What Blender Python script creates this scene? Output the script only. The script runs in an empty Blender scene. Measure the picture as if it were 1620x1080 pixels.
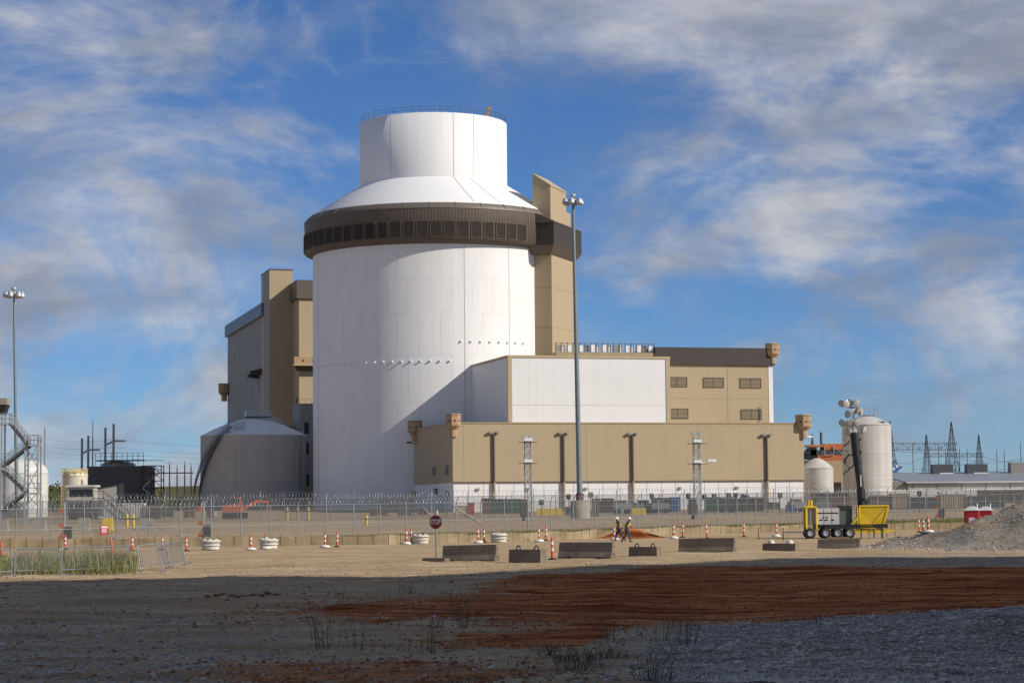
import bpy, math, random
from mathutils import Vector, Matrix, noise as mnoise
random.seed(7)
R = math.radians
scn = bpy.context.scene
col = scn.collection
# ------------------------------------------------------------------ camera, sky, sun, exposure
F = 3400.0; HC = 2.7; PITCH = R(4.36); ROLL = R(0.5)      # F in pixels of a 1620 px wide picture
cam = bpy.data.cameras.new('camera'); cob = bpy.data.objects.new('camera', cam); col.objects.link(cob)
cam.lens = 36*F/1620; cam.sensor_width = 36; cam.clip_start = .5; cam.clip_end = 9000
CAMROT = Matrix.Rotation(PITCH, 3, 'X') @ Matrix.Rotation(ROLL, 3, 'Y')
cob.matrix_world = Matrix.Translation((0, 0, HC)) @ (CAMROT @ Matrix.Rotation(math.pi/2, 3, 'X')).to_4x4()
scn.camera = cob
SUN_AZ, SUN_EL = R(66), R(32)                            # azimuth from "towards the camera" to the right
sdir = Vector((math.sin(SUN_AZ)*math.cos(SUN_EL), -math.cos(SUN_AZ)*math.cos(SUN_EL), math.sin(SUN_EL)))
w = bpy.data.worlds.new('World'); scn.world = w; w.use_nodes = True
nt = w.node_tree; nt.nodes.clear(); N = nt.nodes.new; L = nt.links.new
out = N('ShaderNodeOutputWorld'); bg = N('ShaderNodeBackground'); bg.inputs[1].default_value = .108
sky = N('ShaderNodeTexSky'); sky.sky_type = 'NISHITA'; sky.sun_disc = False
sky.sun_elevation = SUN_EL; sky.sun_rotation = math.pi - SUN_AZ
sky.altitude = 1200; sky.air_density = .9; sky.dust_density = .05; sky.ozone_density = 5.0
tc = N('ShaderNodeTexCoord')
def cloud(scale, stretch, loc, lo, hi, detail=9, rough=.58, dist=.25):
    mp = N('ShaderNodeMapping'); mp.inputs['Scale'].default_value = (scale, scale, scale*stretch); mp.inputs['Location'].default_value = loc
    mp.inputs['Rotation'].default_value = (0, R(9), 0)
    n = N('ShaderNodeTexNoise'); n.inputs['Scale'].default_value = 1; n.inputs['Detail'].default_value = detail
    n.inputs['Roughness'].default_value = rough; n.inputs['Distortion'].default_value = dist
    r = N('ShaderNodeMapRange'); r.interpolation_type = 'SMOOTHSTEP'
    r.inputs['From Min'].default_value = lo; r.inputs['From Max'].default_value = hi
    L(tc.outputs['Generated'], mp.inputs['Vector']); L(mp.outputs[0], n.inputs['Vector']); L(n.outputs['Fac'], r.inputs['Value'])
    return r.outputs[0]
c1 = cloud(6.0, 1.9, (12.3, 1.1, 4.0), .425, .635, 14, .62, .45)
c2 = cloud(17, 2.4, (1.3, 5.2, 2.4), .42, .8)
mx = N('ShaderNodeMath'); mx.operation = 'MULTIPLY_ADD'; L(c2, mx.inputs[0]); mx.inputs[1].default_value = .35; L(c1, mx.inputs[2])
cl = N('ShaderNodeMath'); cl.operation = 'MULTIPLY'; cl.use_clamp = True; L(mx.outputs[0], cl.inputs[0]); cl.inputs[1].default_value = .85
c3 = cloud(11, 2.2, (7.7, 2.2, .3), .35, .75)
cr = N('ShaderNodeMix'); cr.data_type = 'RGBA'; L(c3, cr.inputs[0])
cr.inputs[6].default_value = (2.1, 2.4, 3.1, 1); cr.inputs[7].default_value = (5.2, 5.2, 5.4, 1)
tint = N('ShaderNodeMix'); tint.data_type = 'RGBA'; tint.blend_type = 'MULTIPLY'; tint.inputs[0].default_value = 1
L(sky.outputs[0], tint.inputs[6]); tint.inputs[7].default_value = (.42, .57, .75, 1)
ms = N('ShaderNodeMix'); ms.data_type = 'RGBA'; L(cl.outputs[0], ms.inputs[0]); L(tint.outputs[2], ms.inputs[6]); L(cr.outputs[2], ms.inputs[7])
L(ms.outputs[2], bg.inputs[0]); L(bg.outputs[0], out.inputs[0])
sl = bpy.data.lights.new('sun', 'SUN'); sl.energy = 3.9; sl.angle = R(.5); sl.color = (1, .93, .82)
so = bpy.data.objects.new('sun', sl); col.objects.link(so); so.rotation_euler = sdir.to_track_quat('Z', 'Y').to_euler()
scn.render.engine = 'CYCLES'
vs = scn.view_settings; vs.view_transform = 'Standard'; vs.look = 'None'; vs.exposure = 0.15; vs.gamma = 1; vs.use_curve_mapping = False

# ------------------------------------------------------------------ helpers: rays, ground
def ray(px, py): return CAMROT @ Vector(((px-810)/F, 1, (540-py)/F))
def at(px, py, Y):
    d = ray(px, py); return Vector((0, 0, HC)) + d*(Y/d.y)
def sm(a, b, x):
    t = min(1, max(0, (x-a)/(b-a))); return t*t*(3-2*t)
PROF = [(-1e5, 0), (165, 0), (210, .35), (260, .8), (330, 1.6), (385, 2.2), (430, 2.4), (1e5, 2.4)]
def nz(x, y, s, o=0): return mnoise.noise(Vector((x*s+o, y*s+o*.7, o)))
def gz(x, y):
    z = 0
    for (a, za), (b, zb) in zip(PROF, PROF[1:]):
        if a <= y <= b: z = za+(zb-za)*(y-a)/(b-a); break
    # stone heap on the right
    d = math.hypot((x-36.8)/17, (y-126)/13) + .10*nz(x, y, .16, 5) + .05*nz(x, y, .6, 9)
    if d < 1: z += 4.1*sm(1.0, .08, d)
    # low gravel bank bottom right
    d = math.hypot((x-16)/13.5, (y-43)/10.5) + .12*nz(x, y, .22, 3)
    if d < 1: z += .75*sm(1, .1, d)
    d = math.hypot((x-2)/4, (y-31)/5)+.2*nz(x, y, .4, 8)
    if d < 1: z += .22*sm(1, .2, d)
    # spoil heap behind the workers
    d = math.hypot((x-9.3)/3.1, (y-171)/2.4) + .12*nz(x, y, .8, 2)
    if d < 1: z += .8*sm(1, 0, d)
    k = sm(165, 90, y)*sm(-20, 20, y)
    z += k*(.12*nz(x, y, .12, 1)+.06*nz(x, y, .5, 4)+.035*nz(x, y, 1.4, 6)+.02*nz(x, y, 3.1, 7)+.05*sm(.25, .6, nz(x, y, .9, 14))+.05*nz(x*.07, y, .9, 22)*sm(90, 75, y)*sm(46, 54, y))
    return z
def gp(px, py):
    """where the ray through a pixel meets the ground"""
    d = ray(px, py); Y = 30.0
    while Y < 900:
        p = Vector((0, 0, HC))+d*(Y/d.y)
        if p.z <= gz(p.x, p.y): return Vector((p.x, p.y, gz(p.x, p.y)))
        Y += .25 if Y < 200 else 1
    return p
PA = R(15); PU = Vector((math.cos(PA), math.sin(PA), 0)); PV = Vector((-math.sin(PA), math.cos(PA), 0))   # plant grid
def on_u(o, px):
    """distance along the plant u axis from o to the vertical plane through pixel column px"""
    k = (px-810)/F            # X = k*Y (roll is negligible near the horizon rows)
    return (k*o.y-o.x)/(PU.x-k*PU.y)
def on_v(o, px):
    k = (px-810)/F
    return (k*o.y-o.x)/(PV.x-k*PV.y)
def zat(py, p, px=None):
    px = px if px is not None else 810+F*p.x/p.y
    return at(px, py, p.y).z

# ------------------------------------------------------------------ materials
M = {}
def mk(name, rgb, rough=.7, var=.1, scale=.6, streak=0, bump=0, bscale=8, metal=0, rib=0, ribd=.3, alpha=1, dirt=0):
    m = bpy.data.materials.new(name); m.use_nodes = True; t = m.node_tree; b = t.nodes['Principled BSDF']; n = t.nodes.new; l = t.links.new
    b.inputs['Roughness'].default_value = rough; b.inputs['Metallic'].default_value = metal
    if rough > .85: b.inputs['Specular IOR Level'].default_value = .05
    tcx = n('ShaderNodeTexCoord'); vec = tcx.outputs['Object']
    def nse(sc, vscale=(1, 1, 1), det=6):
        mp = n('ShaderNodeMapping'); mp.inputs['Scale'].default_value = vscale; l(vec, mp.inputs[0])
        x = n('ShaderNodeTexNoise'); x.inputs['Scale'].default_value = sc; x.inputs['Detail'].default_value = det; l(mp.outputs[0], x.inputs['Vector']); return x.outputs['Fac']
    def rng(s, a, bb, lo=.25, hi=.75):
        r = n('ShaderNodeMapRange'); r.inputs[1].default_value = lo; r.inputs[2].default_value = hi; r.inputs[3].default_value = a; r.inputs[4].default_value = bb; l(s, r.inputs[0]); return r.outputs[0]
    f = rng(nse(scale), 1-var, 1+var)
    if streak:
        g = rng(nse(1, (1.6, 1.6, .05)), 1-streak, 1+streak*.5)
        mu = n('ShaderNodeMath'); mu.operation = 'MULTIPLY'; l(f, mu.inputs[0]); l(g, mu.inputs[1]); f = mu.outputs[0]
    v = n('ShaderNodeVectorMath'); v.operation = 'SCALE'; v.inputs[0].default_value = rgb; l(f, v.inputs['Scale']); cout = v.outputs[0]
    if dirt:
        mxn = n('ShaderNodeMix'); mxn.data_type = 'RGBA'; l(rng(nse(scale*3, det=10), 0, dirt, .5, .75), mxn.inputs[0]); l(cout, mxn.inputs[6]); mxn.inputs[7].default_value = (.16, .10, .06, 1); cout = mxn.outputs[2]
    l(cout, b.inputs['Base Color'])
    hgt = None
    if rib:
        mp = n('ShaderNodeMapping'); l(vec, mp.inputs[0]); wv = n('ShaderNodeTexWave'); wv.bands_direction = 'X'; wv.inputs['Scale'].default_value = rib; l(mp.outputs[0], wv.inputs[0]); hgt = wv.outputs['Fac']; bd = ribd
    elif bump:
        hgt = nse(bscale, det=8); bd = bump
    if hgt is not None:
        bp = n('ShaderNodeBump'); bp.inputs['Strength'].default_value = bd; bp.inputs['Distance'].default_value = .1; l(hgt, bp.inputs['Height']); l(bp.outputs[0], b.inputs['Normal'])
    if alpha < 1: b.inputs['Alpha'].default_value = alpha
    M[name] = m; return m
mk('white_wall', (.80, .79, .775), .6, .03, .15, streak=.055, bump=.05, bscale=.7)
mk('white_panel', (.78, .77, .75), .55, .03, .2, streak=.05, rib=1.1, ribd=.03)
mk('joint', (.73, .72, .71), .7)
mk('stone_tan', (.46, .41, .34), .95, .3, .9)
mk('straw', (.34, .27, .12), .85, .3, .7)
mk('seam', (.30, .30, .31), .8)
mk('tan_wall', (.43, .335, .205), .65, .04, .15, streak=.05, rib=.9, ribd=.035)
mk('tan_plain', (.46, .36, .22), .65, .05, .2, streak=.08)
mk('tan_trim', (.36, .27, .15), .6)
mk('tan_box', (.42, .275, .15), .6, .08, 1)
mk('vent_slat', (.21, .155, .085), .6)
mk('louvre_slat', (.07, .056, .045), .5, .1, 1)
mk('brown_band', (.125, .096, .073), .55, .1, .4, streak=.15)
mk('brown_dark', (.05, .038, .03), .6, .1, .4, rib=2, ribd=.2)
mk('louvre_dark', (.035, .028, .024), .5)
mk('grey_wall', (.30, .275, .245), .7, .05, .2, streak=.1)
mk('blue_band', (.14, .17, .21), .5, .08, .4)
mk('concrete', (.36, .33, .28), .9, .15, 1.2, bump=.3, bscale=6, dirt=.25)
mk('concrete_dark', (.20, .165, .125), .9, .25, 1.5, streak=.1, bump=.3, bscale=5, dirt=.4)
mk('concrete_white', (.62, .59, .54), .85, .15, 3, bump=.2)
mk('tank_concrete', (.42, .39, .355), .85, .08, .3, streak=.10, bump=.1, bscale=2)
mk('tank_white', (.62, .61, .585), .5, .05, .4, streak=.10)
mk('tank_cream', (.62, .57, .45), .5, .06, .4)
mk('tank_grey', (.52, .49, .45), .7, .08, .3, streak=.15)
mk('dome_roof', (.74, .73, .71), .6, .07, .3)
mk('steel', (.34, .36, .37), .45, .1, 2, metal=.6)
mk('steel_dark', (.10, .105, .11), .55, .15, 2, metal=.3)
mk('galv', (.46, .48, .49), .5, .1, 2, metal=.5)
mk('pole_green', (.20, .235, .235), .5, .08, 1, metal=.3)
mk('black', (.018, .018, .02), .5)
mk('rubber', (.025, .025, .025), .85)
mk('window', (.02, .025, .03), .15)
mk('lamp_glass', (.42, .42, .40), .12)
mk('yellow', (.72, .50, .03), .45, .08, 2)
mk('orange', (.70, .13, .03), .5, .1, 2)
mk('orange_dull', (.55, .16, .05), .6, .2, 2)
mk('sign_red', (.20, .012, .018), .45)
mk('warn_red', (.40, .02, .03), .5)
mk('toilet_red', (.42, .02, .025), .45, .06, 2)
mk('toilet_blue', (.03, .10, .15), .5)
mk('paper', (.78, .78, .76), .6, .05)
mk('cone_white', (.75, .73, .70), .5, .08, 4)
mk('cone_red', (.62, .10, .035), .5, .12, 4)
mk('blue', (.05, .14, .36), .5, .1, 2)
mk('green', (.04, .15, .08), .55, .15, 2, dirt=.3)
mk('green_grey', (.10, .13, .11), .6, .15, 2, dirt=.3)
mk('brown', (.20, .12, .075), .65, .15, 2, dirt=.2)
mk('maroon', (.14, .065, .06), .6, .15, 2)
mk('dark_grey', (.075, .075, .075), .6, .15, 2, dirt=.3)
mk('flashing', (.15, .122, .098), .5, .1, .5)
mk('clad_dark', (.115, .10, .082), .6, .1, .5, rib=.0, streak=.05)
mk('roof_grey', (.25, .27, .30), .45, .05, .3)
mk('shed_wall', (.42, .40, .35), .6, .05, .3, streak=.06)
mk('fabric', (.33, .265, .165), .9, .3, .5, streak=.25, dirt=.6)
mk('wood', (.20, .14, .08), .9, .2, 3)
mk('stone', (.30, .285, .265), .95, .35, .9)
mk('clod', (.25, .095, .045), .95, .3, .8)
mk('grass_blade', (.14, .165, .045), .8, .4, .7)
mk('dry_weed', (.085, .068, .036), .85, .4, 2)
mk('leaf', (.05, .075, .025), .8, .4, .2)
mk('hill_grass', (.12, .11, .045), .9, .25, .03, bump=.2)
mk('skin', (.22, .12, .08), .6)
mk('hivis', (.55, .62, .04), .6, .1, 5)
mk('hivis_band', (.75, .30, .03), .5)
mk('denim', (.03, .05, .10), .8, .2, 8)
mk('shirt', (.03, .03, .045), .8)
def mesh_mat(name, rgb, a):
    m = bpy.data.materials.new(name); m.use_nodes = True; t = m.node_tree; t.nodes.clear(); n = t.nodes.new
    o = n('ShaderNodeOutputMaterial'); mix = n('ShaderNodeMixShader'); tr = n('ShaderNodeBsdfTransparent'); d = n('ShaderNodeBsdfDiffuse'); d.inputs[0].default_value = (*rgb, 1)
    c = n('ShaderNodeTexCoord'); q = n('ShaderNodeTexNoise'); q.inputs['Scale'].default_value = 2.5; t.links.new(c.outputs['Object'], q.inputs[0])
    r = n('ShaderNodeMapRange'); r.inputs[3].default_value = a*.6; r.inputs[4].default_value = a*1.4; t.links.new(q.outputs[0], r.inputs[0]); t.links.new(r.outputs[0], mix.inputs[0])
    t.links.new(tr.outputs[0], mix.inputs[1]); t.links.new(d.outputs[0], mix.inputs[2]); t.links.new(mix.outputs[0], o.inputs[0]); M[name] = m
mesh_mat('chain_link', (.12, .124, .128), .30)
mesh_mat('yellow_mesh', (.72, .50, .03), .72)
mesh_mat('privacy', (.10, .105, .11), .55)

# ------------------------------------------------------------------ mesh builder
class MB:
    def __init__(s): s.v = []; s.f = []; s.sm = []
    def add(s, vs_, fs, smooth=False):
        o = len(s.v); s.v += [tuple(v) for v in vs_]; s.f += [tuple(i+o for i in f) for f in fs]; s.sm += [smooth]*len(fs); return s
    def box(s, x0, x1, y0, y1, z0, z1):
        return s.add([(x0, y0, z0), (x1, y0, z0), (x1, y1, z0), (x0, y1, z0), (x0, y0, z1), (x1, y0, z1), (x1, y1, z1), (x0, y1, z1)],
                     [(0, 3, 2, 1), (4, 5, 6, 7), (0, 1, 5, 4), (1, 2, 6, 5), (2, 3, 7, 6), (3, 0, 4, 7)])
    def hexa(s, b, t):  # bottom / top loops
        n = len(b); return s.add(list(b)+list(t), [tuple(range(n))[::-1], tuple(range(n, 2*n))]+[(i, (i+1) % n, n+(i+1) % n, n+i) for i in range(n)])
    def prism(s, poly, z0, z1): return s.hexa([(x, y, z0) for x, y in poly], [(x, y, z1) for x, y in poly])
    def tube(s, p0, p1, r0, r1=None, n=6, cap=True):
        p0, p1 = Vector(p0), Vector(p1); r1 = r0 if r1 is None else r1; d = (p1-p0)
        if d.length < 1e-6: return s
        q = d.to_track_quat('Z', 'Y'); vs_ = []
        for p, r in ((p0, r0), (p1, r1)):
            for i in range(n):
                a = 2*math.pi*i/n+math.pi/n; vs_.append(p+q @ Vector((r*math.cos(a), r*math.sin(a), 0)))
        fs = [(i, (i+1) % n, n+(i+1) % n, n+i) for i in range(n)]
        s.add(vs_, fs, n > 5)
        if cap: s.add(vs_, [tuple(range(n))[::-1], tuple(range(n, 2*n))])
        return s
    def path(s, pts, r, n=5):
        for a, b in zip(pts, pts[1:]): s.tube(a, b, r, n=n)
        return s
    def lathe(s, prof, n=48, a0=0, a1=2*math.pi, smooth=True, c=(0, 0)):
        full = abs(a1-a0-2*math.pi) < 1e-4; m = n if full else n+1
        vs_ = [(c[0]+r*math.cos(a0+(a1-a0)*i/n), c[1]+r*math.sin(a0+(a1-a0)*i/n), z) for r, z in prof for i in range(m)]
        fs = []
        for k in range(len(prof)-1):
            for i in range(n):
                j = (i+1) % m if full else i+1; fs.append((k*m+i, k*m+j, (k+1)*m+j, (k+1)*m+i))
        return s.add(vs_, fs, smooth)
    def lattice(s, b, t, z0, z1, k, r=.05, rb=.03):
        """square lattice tower, half widths b->t"""
        def c(z): f = (z-z0)/(z1-z0); h = b+(t-b)*f; return [(-h, -h, z), (h, -h, z), (h, h, z), (-h, h, z)]
        A, B = c(z0), c(z1)
        for i in range(4): s.tube(A[i], B[i], r, n=4)
        for j in range(k):
            p, q = c(z0+(z1-z0)*j/k), c(z0+(z1-z0)*(j+1)/k)
            for i in range(4):
                s.tube(p[i], q[(i+1) % 4], rb, n=3); s.tube(p[(i+1) % 4], q[i], rb, n=3); s.tube(q[i], q[(i+1) % 4], rb, n=3)
        return s
    def build(s, name, mat, parent=None, loc=None):
        me = bpy.data.meshes.new(name); me.from_pydata(s.v, [], s.f); me.polygons.foreach_set('use_smooth', s.sm); me.update()
        me.materials.append(M[mat] if isinstance(mat, str) else mat)
        o = bpy.data.objects.new(name, me); col.objects.link(o)
        if parent: o.parent = parent
        if loc is not None: o.location = loc
        if name in ('slats', 'treads', 'razor_wire', 'leaves', 'stems'): o['kind'] = 'stuff'
        return o
def tag(o, label, cat, group=None, kind=None):
    if label: o['label'] = label
    if cat: o['category'] = cat
    if group: o['group'] = group
    if kind: o['kind'] = kind
    return o
def thing(name, label, cat, loc=(0, 0, 0), rz=0, group=None):
    o = bpy.data.objects.new(name, None); col.objects.link(o); o.empty_display_size = .3
    o.location = loc; o.rotation_euler = (0, 0, rz); return tag(o, label, cat, group)
def kids(o): return KID.get(o.name, [])
def copy_tree(o, parent=None):
    c = o.copy(); col.objects.link(c); c.parent = parent
    for ch in [x for x in col.objects if x.parent == o]: copy_tree(ch, c)
    return c
def bx(name, mat, parent, *b): return MB().box(*b).build(name, mat, parent)

# ------------------------------------------------------------------ ground
xs = sorted(set([-4000, -1500, -600, -300, -150, -100, -70] + [-50+i*1.0 for i in range(26)] + [-24+i*.4 for i in range(141)] + [33+i*1.0 for i in range(30)] + [70, 85, 110, 150, 300, 600, 1500, 4000]))
ys = sorted(set([-200, -100, -50, 0, 15, 22] + [26+i*.35 for i in range(190)] + [93+i*.7 for i in range(110)] + [171+i*2.5 for i in range(36)] + [262+i*8 for i in range(24)] + [470, 520, 600, 800, 1200, 2000, 3500, 7000]))
gv = [(x, y, gz(x, y)) for y in ys for x in xs]; nx = len(xs)
gf = [(j*nx+i, j*nx+i+1, (j+1)*nx+i+1, (j+1)*nx+i) for j in range(len(ys)-1) for i in range(nx-1)]
gm = MB(); gm.add(gv, gf, True)
SILT = [(-60, 146), (-35, 150), (-9, 155), (4, 168), (14, 182), (26, 190), (60, 199)]
def silt_y(x):
    for (a, ya), (b, yb) in zip(SILT, SILT[1:]):
        if x <= b: return ya+(yb-ya)*(x-a)/(b-a)
    return SILT[-1][1]
def zones(x, y):
    wob = 2.2*nz(x, y, .12, 11)+.9*nz(x, y, .5, 12)
    # red clay: a lens between the gravel bank and the yard
    up = 92+.25*max(0, x-8)-1.3*max(0, 6-x)-1.6*max(0, .5-x); lo = 42+6*sm(1, 3, x)+.75*max(0, x-3)
    clay = sm(-5.5, 2, x+2.4*wob)*sm(3, -6, y-up+wob*3)*sm(-3, 3, y-lo+wob*1.3)
    clay = max(clay, .55*sm(5.5, 1.5, math.hypot((x+2.6)/1.1, (y-36)/1.4)+wob*1.2))
    clay = max(clay, .42*sm(-12, -4, x+wob*2)*sm(80, 66, y)*sm(44, 52, y+wob*2))
    clay = max(clay, sm(1.15, .8, math.hypot((x-9.3)/3.2, (y-171)/2.5)))
    grey = sm(-1.5, 1.5, x-2.8+wob*.8-.05*(y-35))*sm(2, -2, y-lo+wob*1.3)
    grey = max(grey, .34*sm(-2, -6, x-wob)*sm(62, 42, y+wob*4))
    grey = max(grey, .62*sm(1.12, .9, math.hypot((x-36.8)/17, (y-126)/13)+.1*nz(x, y, .16, 5)))
    grey = max(grey, .5*sm(0, 20, x+wob)*sm(88, 95, y)*sm(122, 112, y), .45*sm(190, 215, y))
    gr = sm(-.5, 2.5, y-silt_y(x)+wob*.3)*sm(4, -3, y-FENCE_Y(x)+wob*.5)*(.55+.45*sm(-.2, .3, nz(x, y, .25, 15)))
    if y > 700: gr = 1
    return clay, grey, gr
FA, FB = Vector((at(0, 800, 164).x, 164)), Vector((at(1620, 800, 262).x, 262))
def FENCE_Y(x): return FA.y+(FB.y-FA.y)*(x-FA.x)/(FB.x-FA.x)
zz = [zones(x, y) for x, y, _ in gv]
def ground_mat():
    m = bpy.data.materials.new('ground'); m.use_nodes = True; t = m.node_tree; b = t.nodes['Principled BSDF']; n = t.nodes.new; l = t.links.new
    b.inputs['Roughness'].default_value = .95; b.inputs['Specular IOR Level'].default_value = 0
    c = n('ShaderNodeTexCoord').outputs['Object']
    def nse(s, det=8, vs_=(1, 1, 1), ro=.6):
        mp = n('ShaderNodeMapping'); mp.inputs['Scale'].default_value = vs_; l(c, mp.inputs[0])
        x = n('ShaderNodeTexNoise'); x.inputs['Scale'].default_value = s; x.inputs['Detail'].default_value = det; x.inputs['Roughness'].default_value = ro; l(mp.outputs[0], x.inputs[0]); return x.outputs['Fac']
    def ramp(s, a, ca, bb, cb):
        r = n('ShaderNodeValToRGB'); e = r.color_ramp.elements; e[0].position = a; e[0].color = (*ca, 1); e[1].position = bb; e[1].color = (*cb, 1); l(s, r.inputs[0]); return r.outputs[0]
    def mixc(f, a, bb):
        x = n('ShaderNodeMix'); x.data_type = 'RGBA'; l(f, x.inputs[0]); l(a, x.inputs[6]); l(bb, x.inputs[7]); return x.outputs[2]
    def attr(nm):
        a = n('ShaderNodeAttribute'); a.attribute_name = nm
        ad = n('ShaderNodeMath'); ad.operation = 'MULTIPLY_ADD'; l(nse(1.3, 10, (1, .5, 1), .7), ad.inputs[0]); ad.inputs[1].default_value = 1.1; ad.inputs[2].default_value = -.55
        s2 = n('ShaderNodeMath'); s2.operation = 'ADD'; l(ad.outputs[0], s2.inputs[0]); l(a.outputs['Fac'], s2.inputs[1])
        r = n('ShaderNodeMapRange'); r.interpolation_type = 'SMOOTHSTEP'; r.inputs[1].default_value = .3; r.inputs[2].default_value = .7; l(s2.outputs[0], r.inputs[0]); return r.outputs[0]
    wide = nse(.55, 6, (.25, 1, 1))
    sand = ramp(wide, .36, (.43, .285, .15), .64, (.66, .50, .315))
    sand = mixc(ramp(nse(5, 8), .48, (0, 0, 0), .72, (.8, .8, .8)), sand, ramp(nse(9, 10, ro=.8), .38, (.15, .125, .095), .62, (.52, .46, .38)))
    clay = ramp(nse(.9, 12, (.16, 1, 1), .68), .38, (.17, .04, .010), .60, (.66, .26, .105))
    clay = mixc(ramp(nse(.35, 10, (.25, 1.3, 1), .7), .54, (0, 0, 0), .70, (.8, .8, .8)), clay, ramp(nse(6, 8), .38, (.14, .07, .03), .62, (.36, .22, .12)))
    grey = ramp(nse(6, 12, ro=.82), .38, (.085, .077, .066), .62, (.58, .53, .46))
    grey = mixc(ramp(nse(.5, 8), .45, (0, 0, 0), .62, (.85, .85, .85)), grey, ramp(nse(3, 10, (.6, 1, 1), .75), .36, (.12, .075, .045), .64, (.42, .32, .22)))
    grass = ramp(nse(1.2, 10), .3, (.17, .14, .06), .68, (.15, .18, .045))
    x = mixc(attr('grey'), sand, grey); x = mixc(attr('clay'), x, clay); x = mixc(attr('grass'), x, grass)
    l(x, b.inputs['Base Color'])
    h = n('ShaderNodeMath'); h.operation = 'MULTIPLY_ADD'; l(nse(11, 8, ro=.7), h.inputs[0]); h.inputs[1].default_value = .6; l(nse(1.6, 8, (.5, 1, 1)), h.inputs[2])
    bp = n('ShaderNodeBump'); bp.inputs['Strength'].default_value = .8; bp.inputs['Distance'].default_value = .25; l(h.outputs[0], bp.inputs['Height']); l(bp.outputs[0], b.inputs['Normal'])
    return m
M['ground'] = ground_mat()
ground = tag(gm.build('ground', 'ground'), None, None, kind='structure')
for k, nm in enumerate(('clay', 'grey', 'grass')):
    a = ground.data.attributes.new(nm, 'FLOAT', 'POINT'); a.data.foreach_set('value', [q[k] for q in zz])
# far hill on the left
hm = MB(); hx = [-900+i*40 for i in range(46)]; hv = []
for j, y in enumerate((850, 900, 960, 1050, 1200, 1500)):
    for x in hx: hv.append((x, y, 1.5+(0, 6, 13, 17, 18, 14)[j]*(.75+.35*nz(x, y, .004, 2))*sm(500, -100, x)))
hm.add(hv, [(j*46+i, j*46+i+1, (j+1)*46+i+1, (j+1)*46+i) for j in range(5) for i in range(45)], True)
tag(hm.build('hill', 'hill_grass'), None, None, kind='structure')
# unseen block added right of frame, outline guessed to shade the yard
th = thing('added_shade_hall', 'tall unseen block added beside the dirt yard to shade the foreground', 'building', (110, 0, 0))
pl = [(64, 43), (84, 47), (102, 68), (140, 70), (140, -22), (64, -22)]   # metres; its roof edge throws the shade line across the yard
MB().prism([(x-110, y) for x, y in pl], -1, 57).build('wall', 'tank_white', th); MB().prism([(x-110, y) for x, y in pl], 57.003, 60).build('parapet', 'blue_band', th)

# ------------------------------------------------------------------ shield building
AX = at(689, 800, 391); gb = gz(AX.x, AX.y)
sb = thing('reactor_shield_building', 'huge white cylindrical reactor building with brown louvred band and narrower round top', 'building', (AX.x, AX.y, 0))
MB().lathe([(22.1, 0), (22.1, 47.95)], 128).build('wall', 'white_wall', sb)
ring = MB().lathe([(22.1, 47.9), (23.55, 48.5), (23.6, 54.0)], 128).build('louvre_band', 'brown_band', sb)
MB().lathe([(23.68, 53.9), (23.7, 54.0), (22.75, 55.0)], 128).build('flashing', 'flashing', sb)
m = MB()
for i in range(252):
    a = i*2*math.pi/252
    if -math.pi < a-2*math.pi or a < .3 or a > math.pi*.9: m.lathe([(23.63, 48.55), (23.645, 53.85)], 1, a-.0022, a+.0022)
m.build('band_ribs', 'flashing', sb)['kind'] = 'stuff'
MB().lathe([(22.75, 55.0), (22.7, 55.12), (13.5, 60.9)], 128).build('cone_roof', 'white_wall', sb)
MB().lathe([(13.5, 60.9), (13.5, 72.4), (13.1, 72.5), (0, 72.6)], 128).build('upper_tank', 'white_wall', sb)
rl = MB()
for z in (72.95, 73.55): rl.lathe([(13.25, z-.03), (13.29, z), (13.25, z+.03), (13.21, z), (13.25, z-.03)], 72)
rl.build('guard_rail', 'steel_dark', sb)
post = MB().tube((0, 0, 72.45), (0, 0, 73.6), .035, n=4).build('rail_post', 'steel_dark', sb); post.location = (13.25, 0, 0)
for i in range(1, 48):
    p = post.copy(); col.objects.link(p); a = i*2*math.pi/48; p.location = (13.25*math.cos(a), 13.25*math.sin(a), 0)
for px in (592, 640, 700):    # lightning rods
    a = -math.acos((px-689)/118.5); MB().tube((13.3*math.cos(a), 13.3*math.sin(a), 72.4), (13.3*math.cos(a), 13.3*math.sin(a), 74.4), .03, n=4).build('lightning_rod', 'galv', sb)
a = -math.acos((780-689)/118); cx, cy = 13.1*math.cos(a), 13.1*math.sin(a)
MB().box(cx-.35, cx+.35, cy-.3, cy+.3, 72.45, 73.1).tube((cx, cy, 73.1), (cx, cy, 73.9), .22, .3).box(cx-.1, cx+.75, cy-.25, cy+.25, 73.6, 74.15).build('roof_camera', 'tan_box', sb)
# louvres: frame + slats, one shared mesh, on the side that shows
lv = MB(); lv.box(-.93, .93, -.02, .05, -1.4, 1.4)
lf = MB()
for x in (-.95, .87): lf.box(x, x+.08, -.16, .04, -1.45, 1.45)
for z in (-1.45, 1.37): lf.box(-.87, .87, -.16, .04, z, z+.08)
ls = MB()
for i in range(14):
    z = -1.3+i*.19; ls.add([(-.86, -.02, z+.13), (.86, -.02, z+.13), (.86, -.14, z), (-.86, -.14, z)], [(0, 1, 2, 3)])
l0 = lv.build('louvre', 'louvre_dark', sb); f0 = lf.build('frame', 'brown_band', l0); s0 = ls.build('slats', 'louvre_slat', l0)
k = 0; pit = 2*math.pi/63
for i in range(-34, 34):
    az = -math.pi/2+(i+.5)*pit
    if not (-math.pi/2-1.72 < az < -math.pi/2+.83): continue
    o = l0 if k == 0 else copy_tree(l0, sb); k += 1
    o.location = (23.6*math.cos(az), 23.6*math.sin(az), 50.25); o.rotation_euler = (0, 0, az+math.pi/2)
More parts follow.
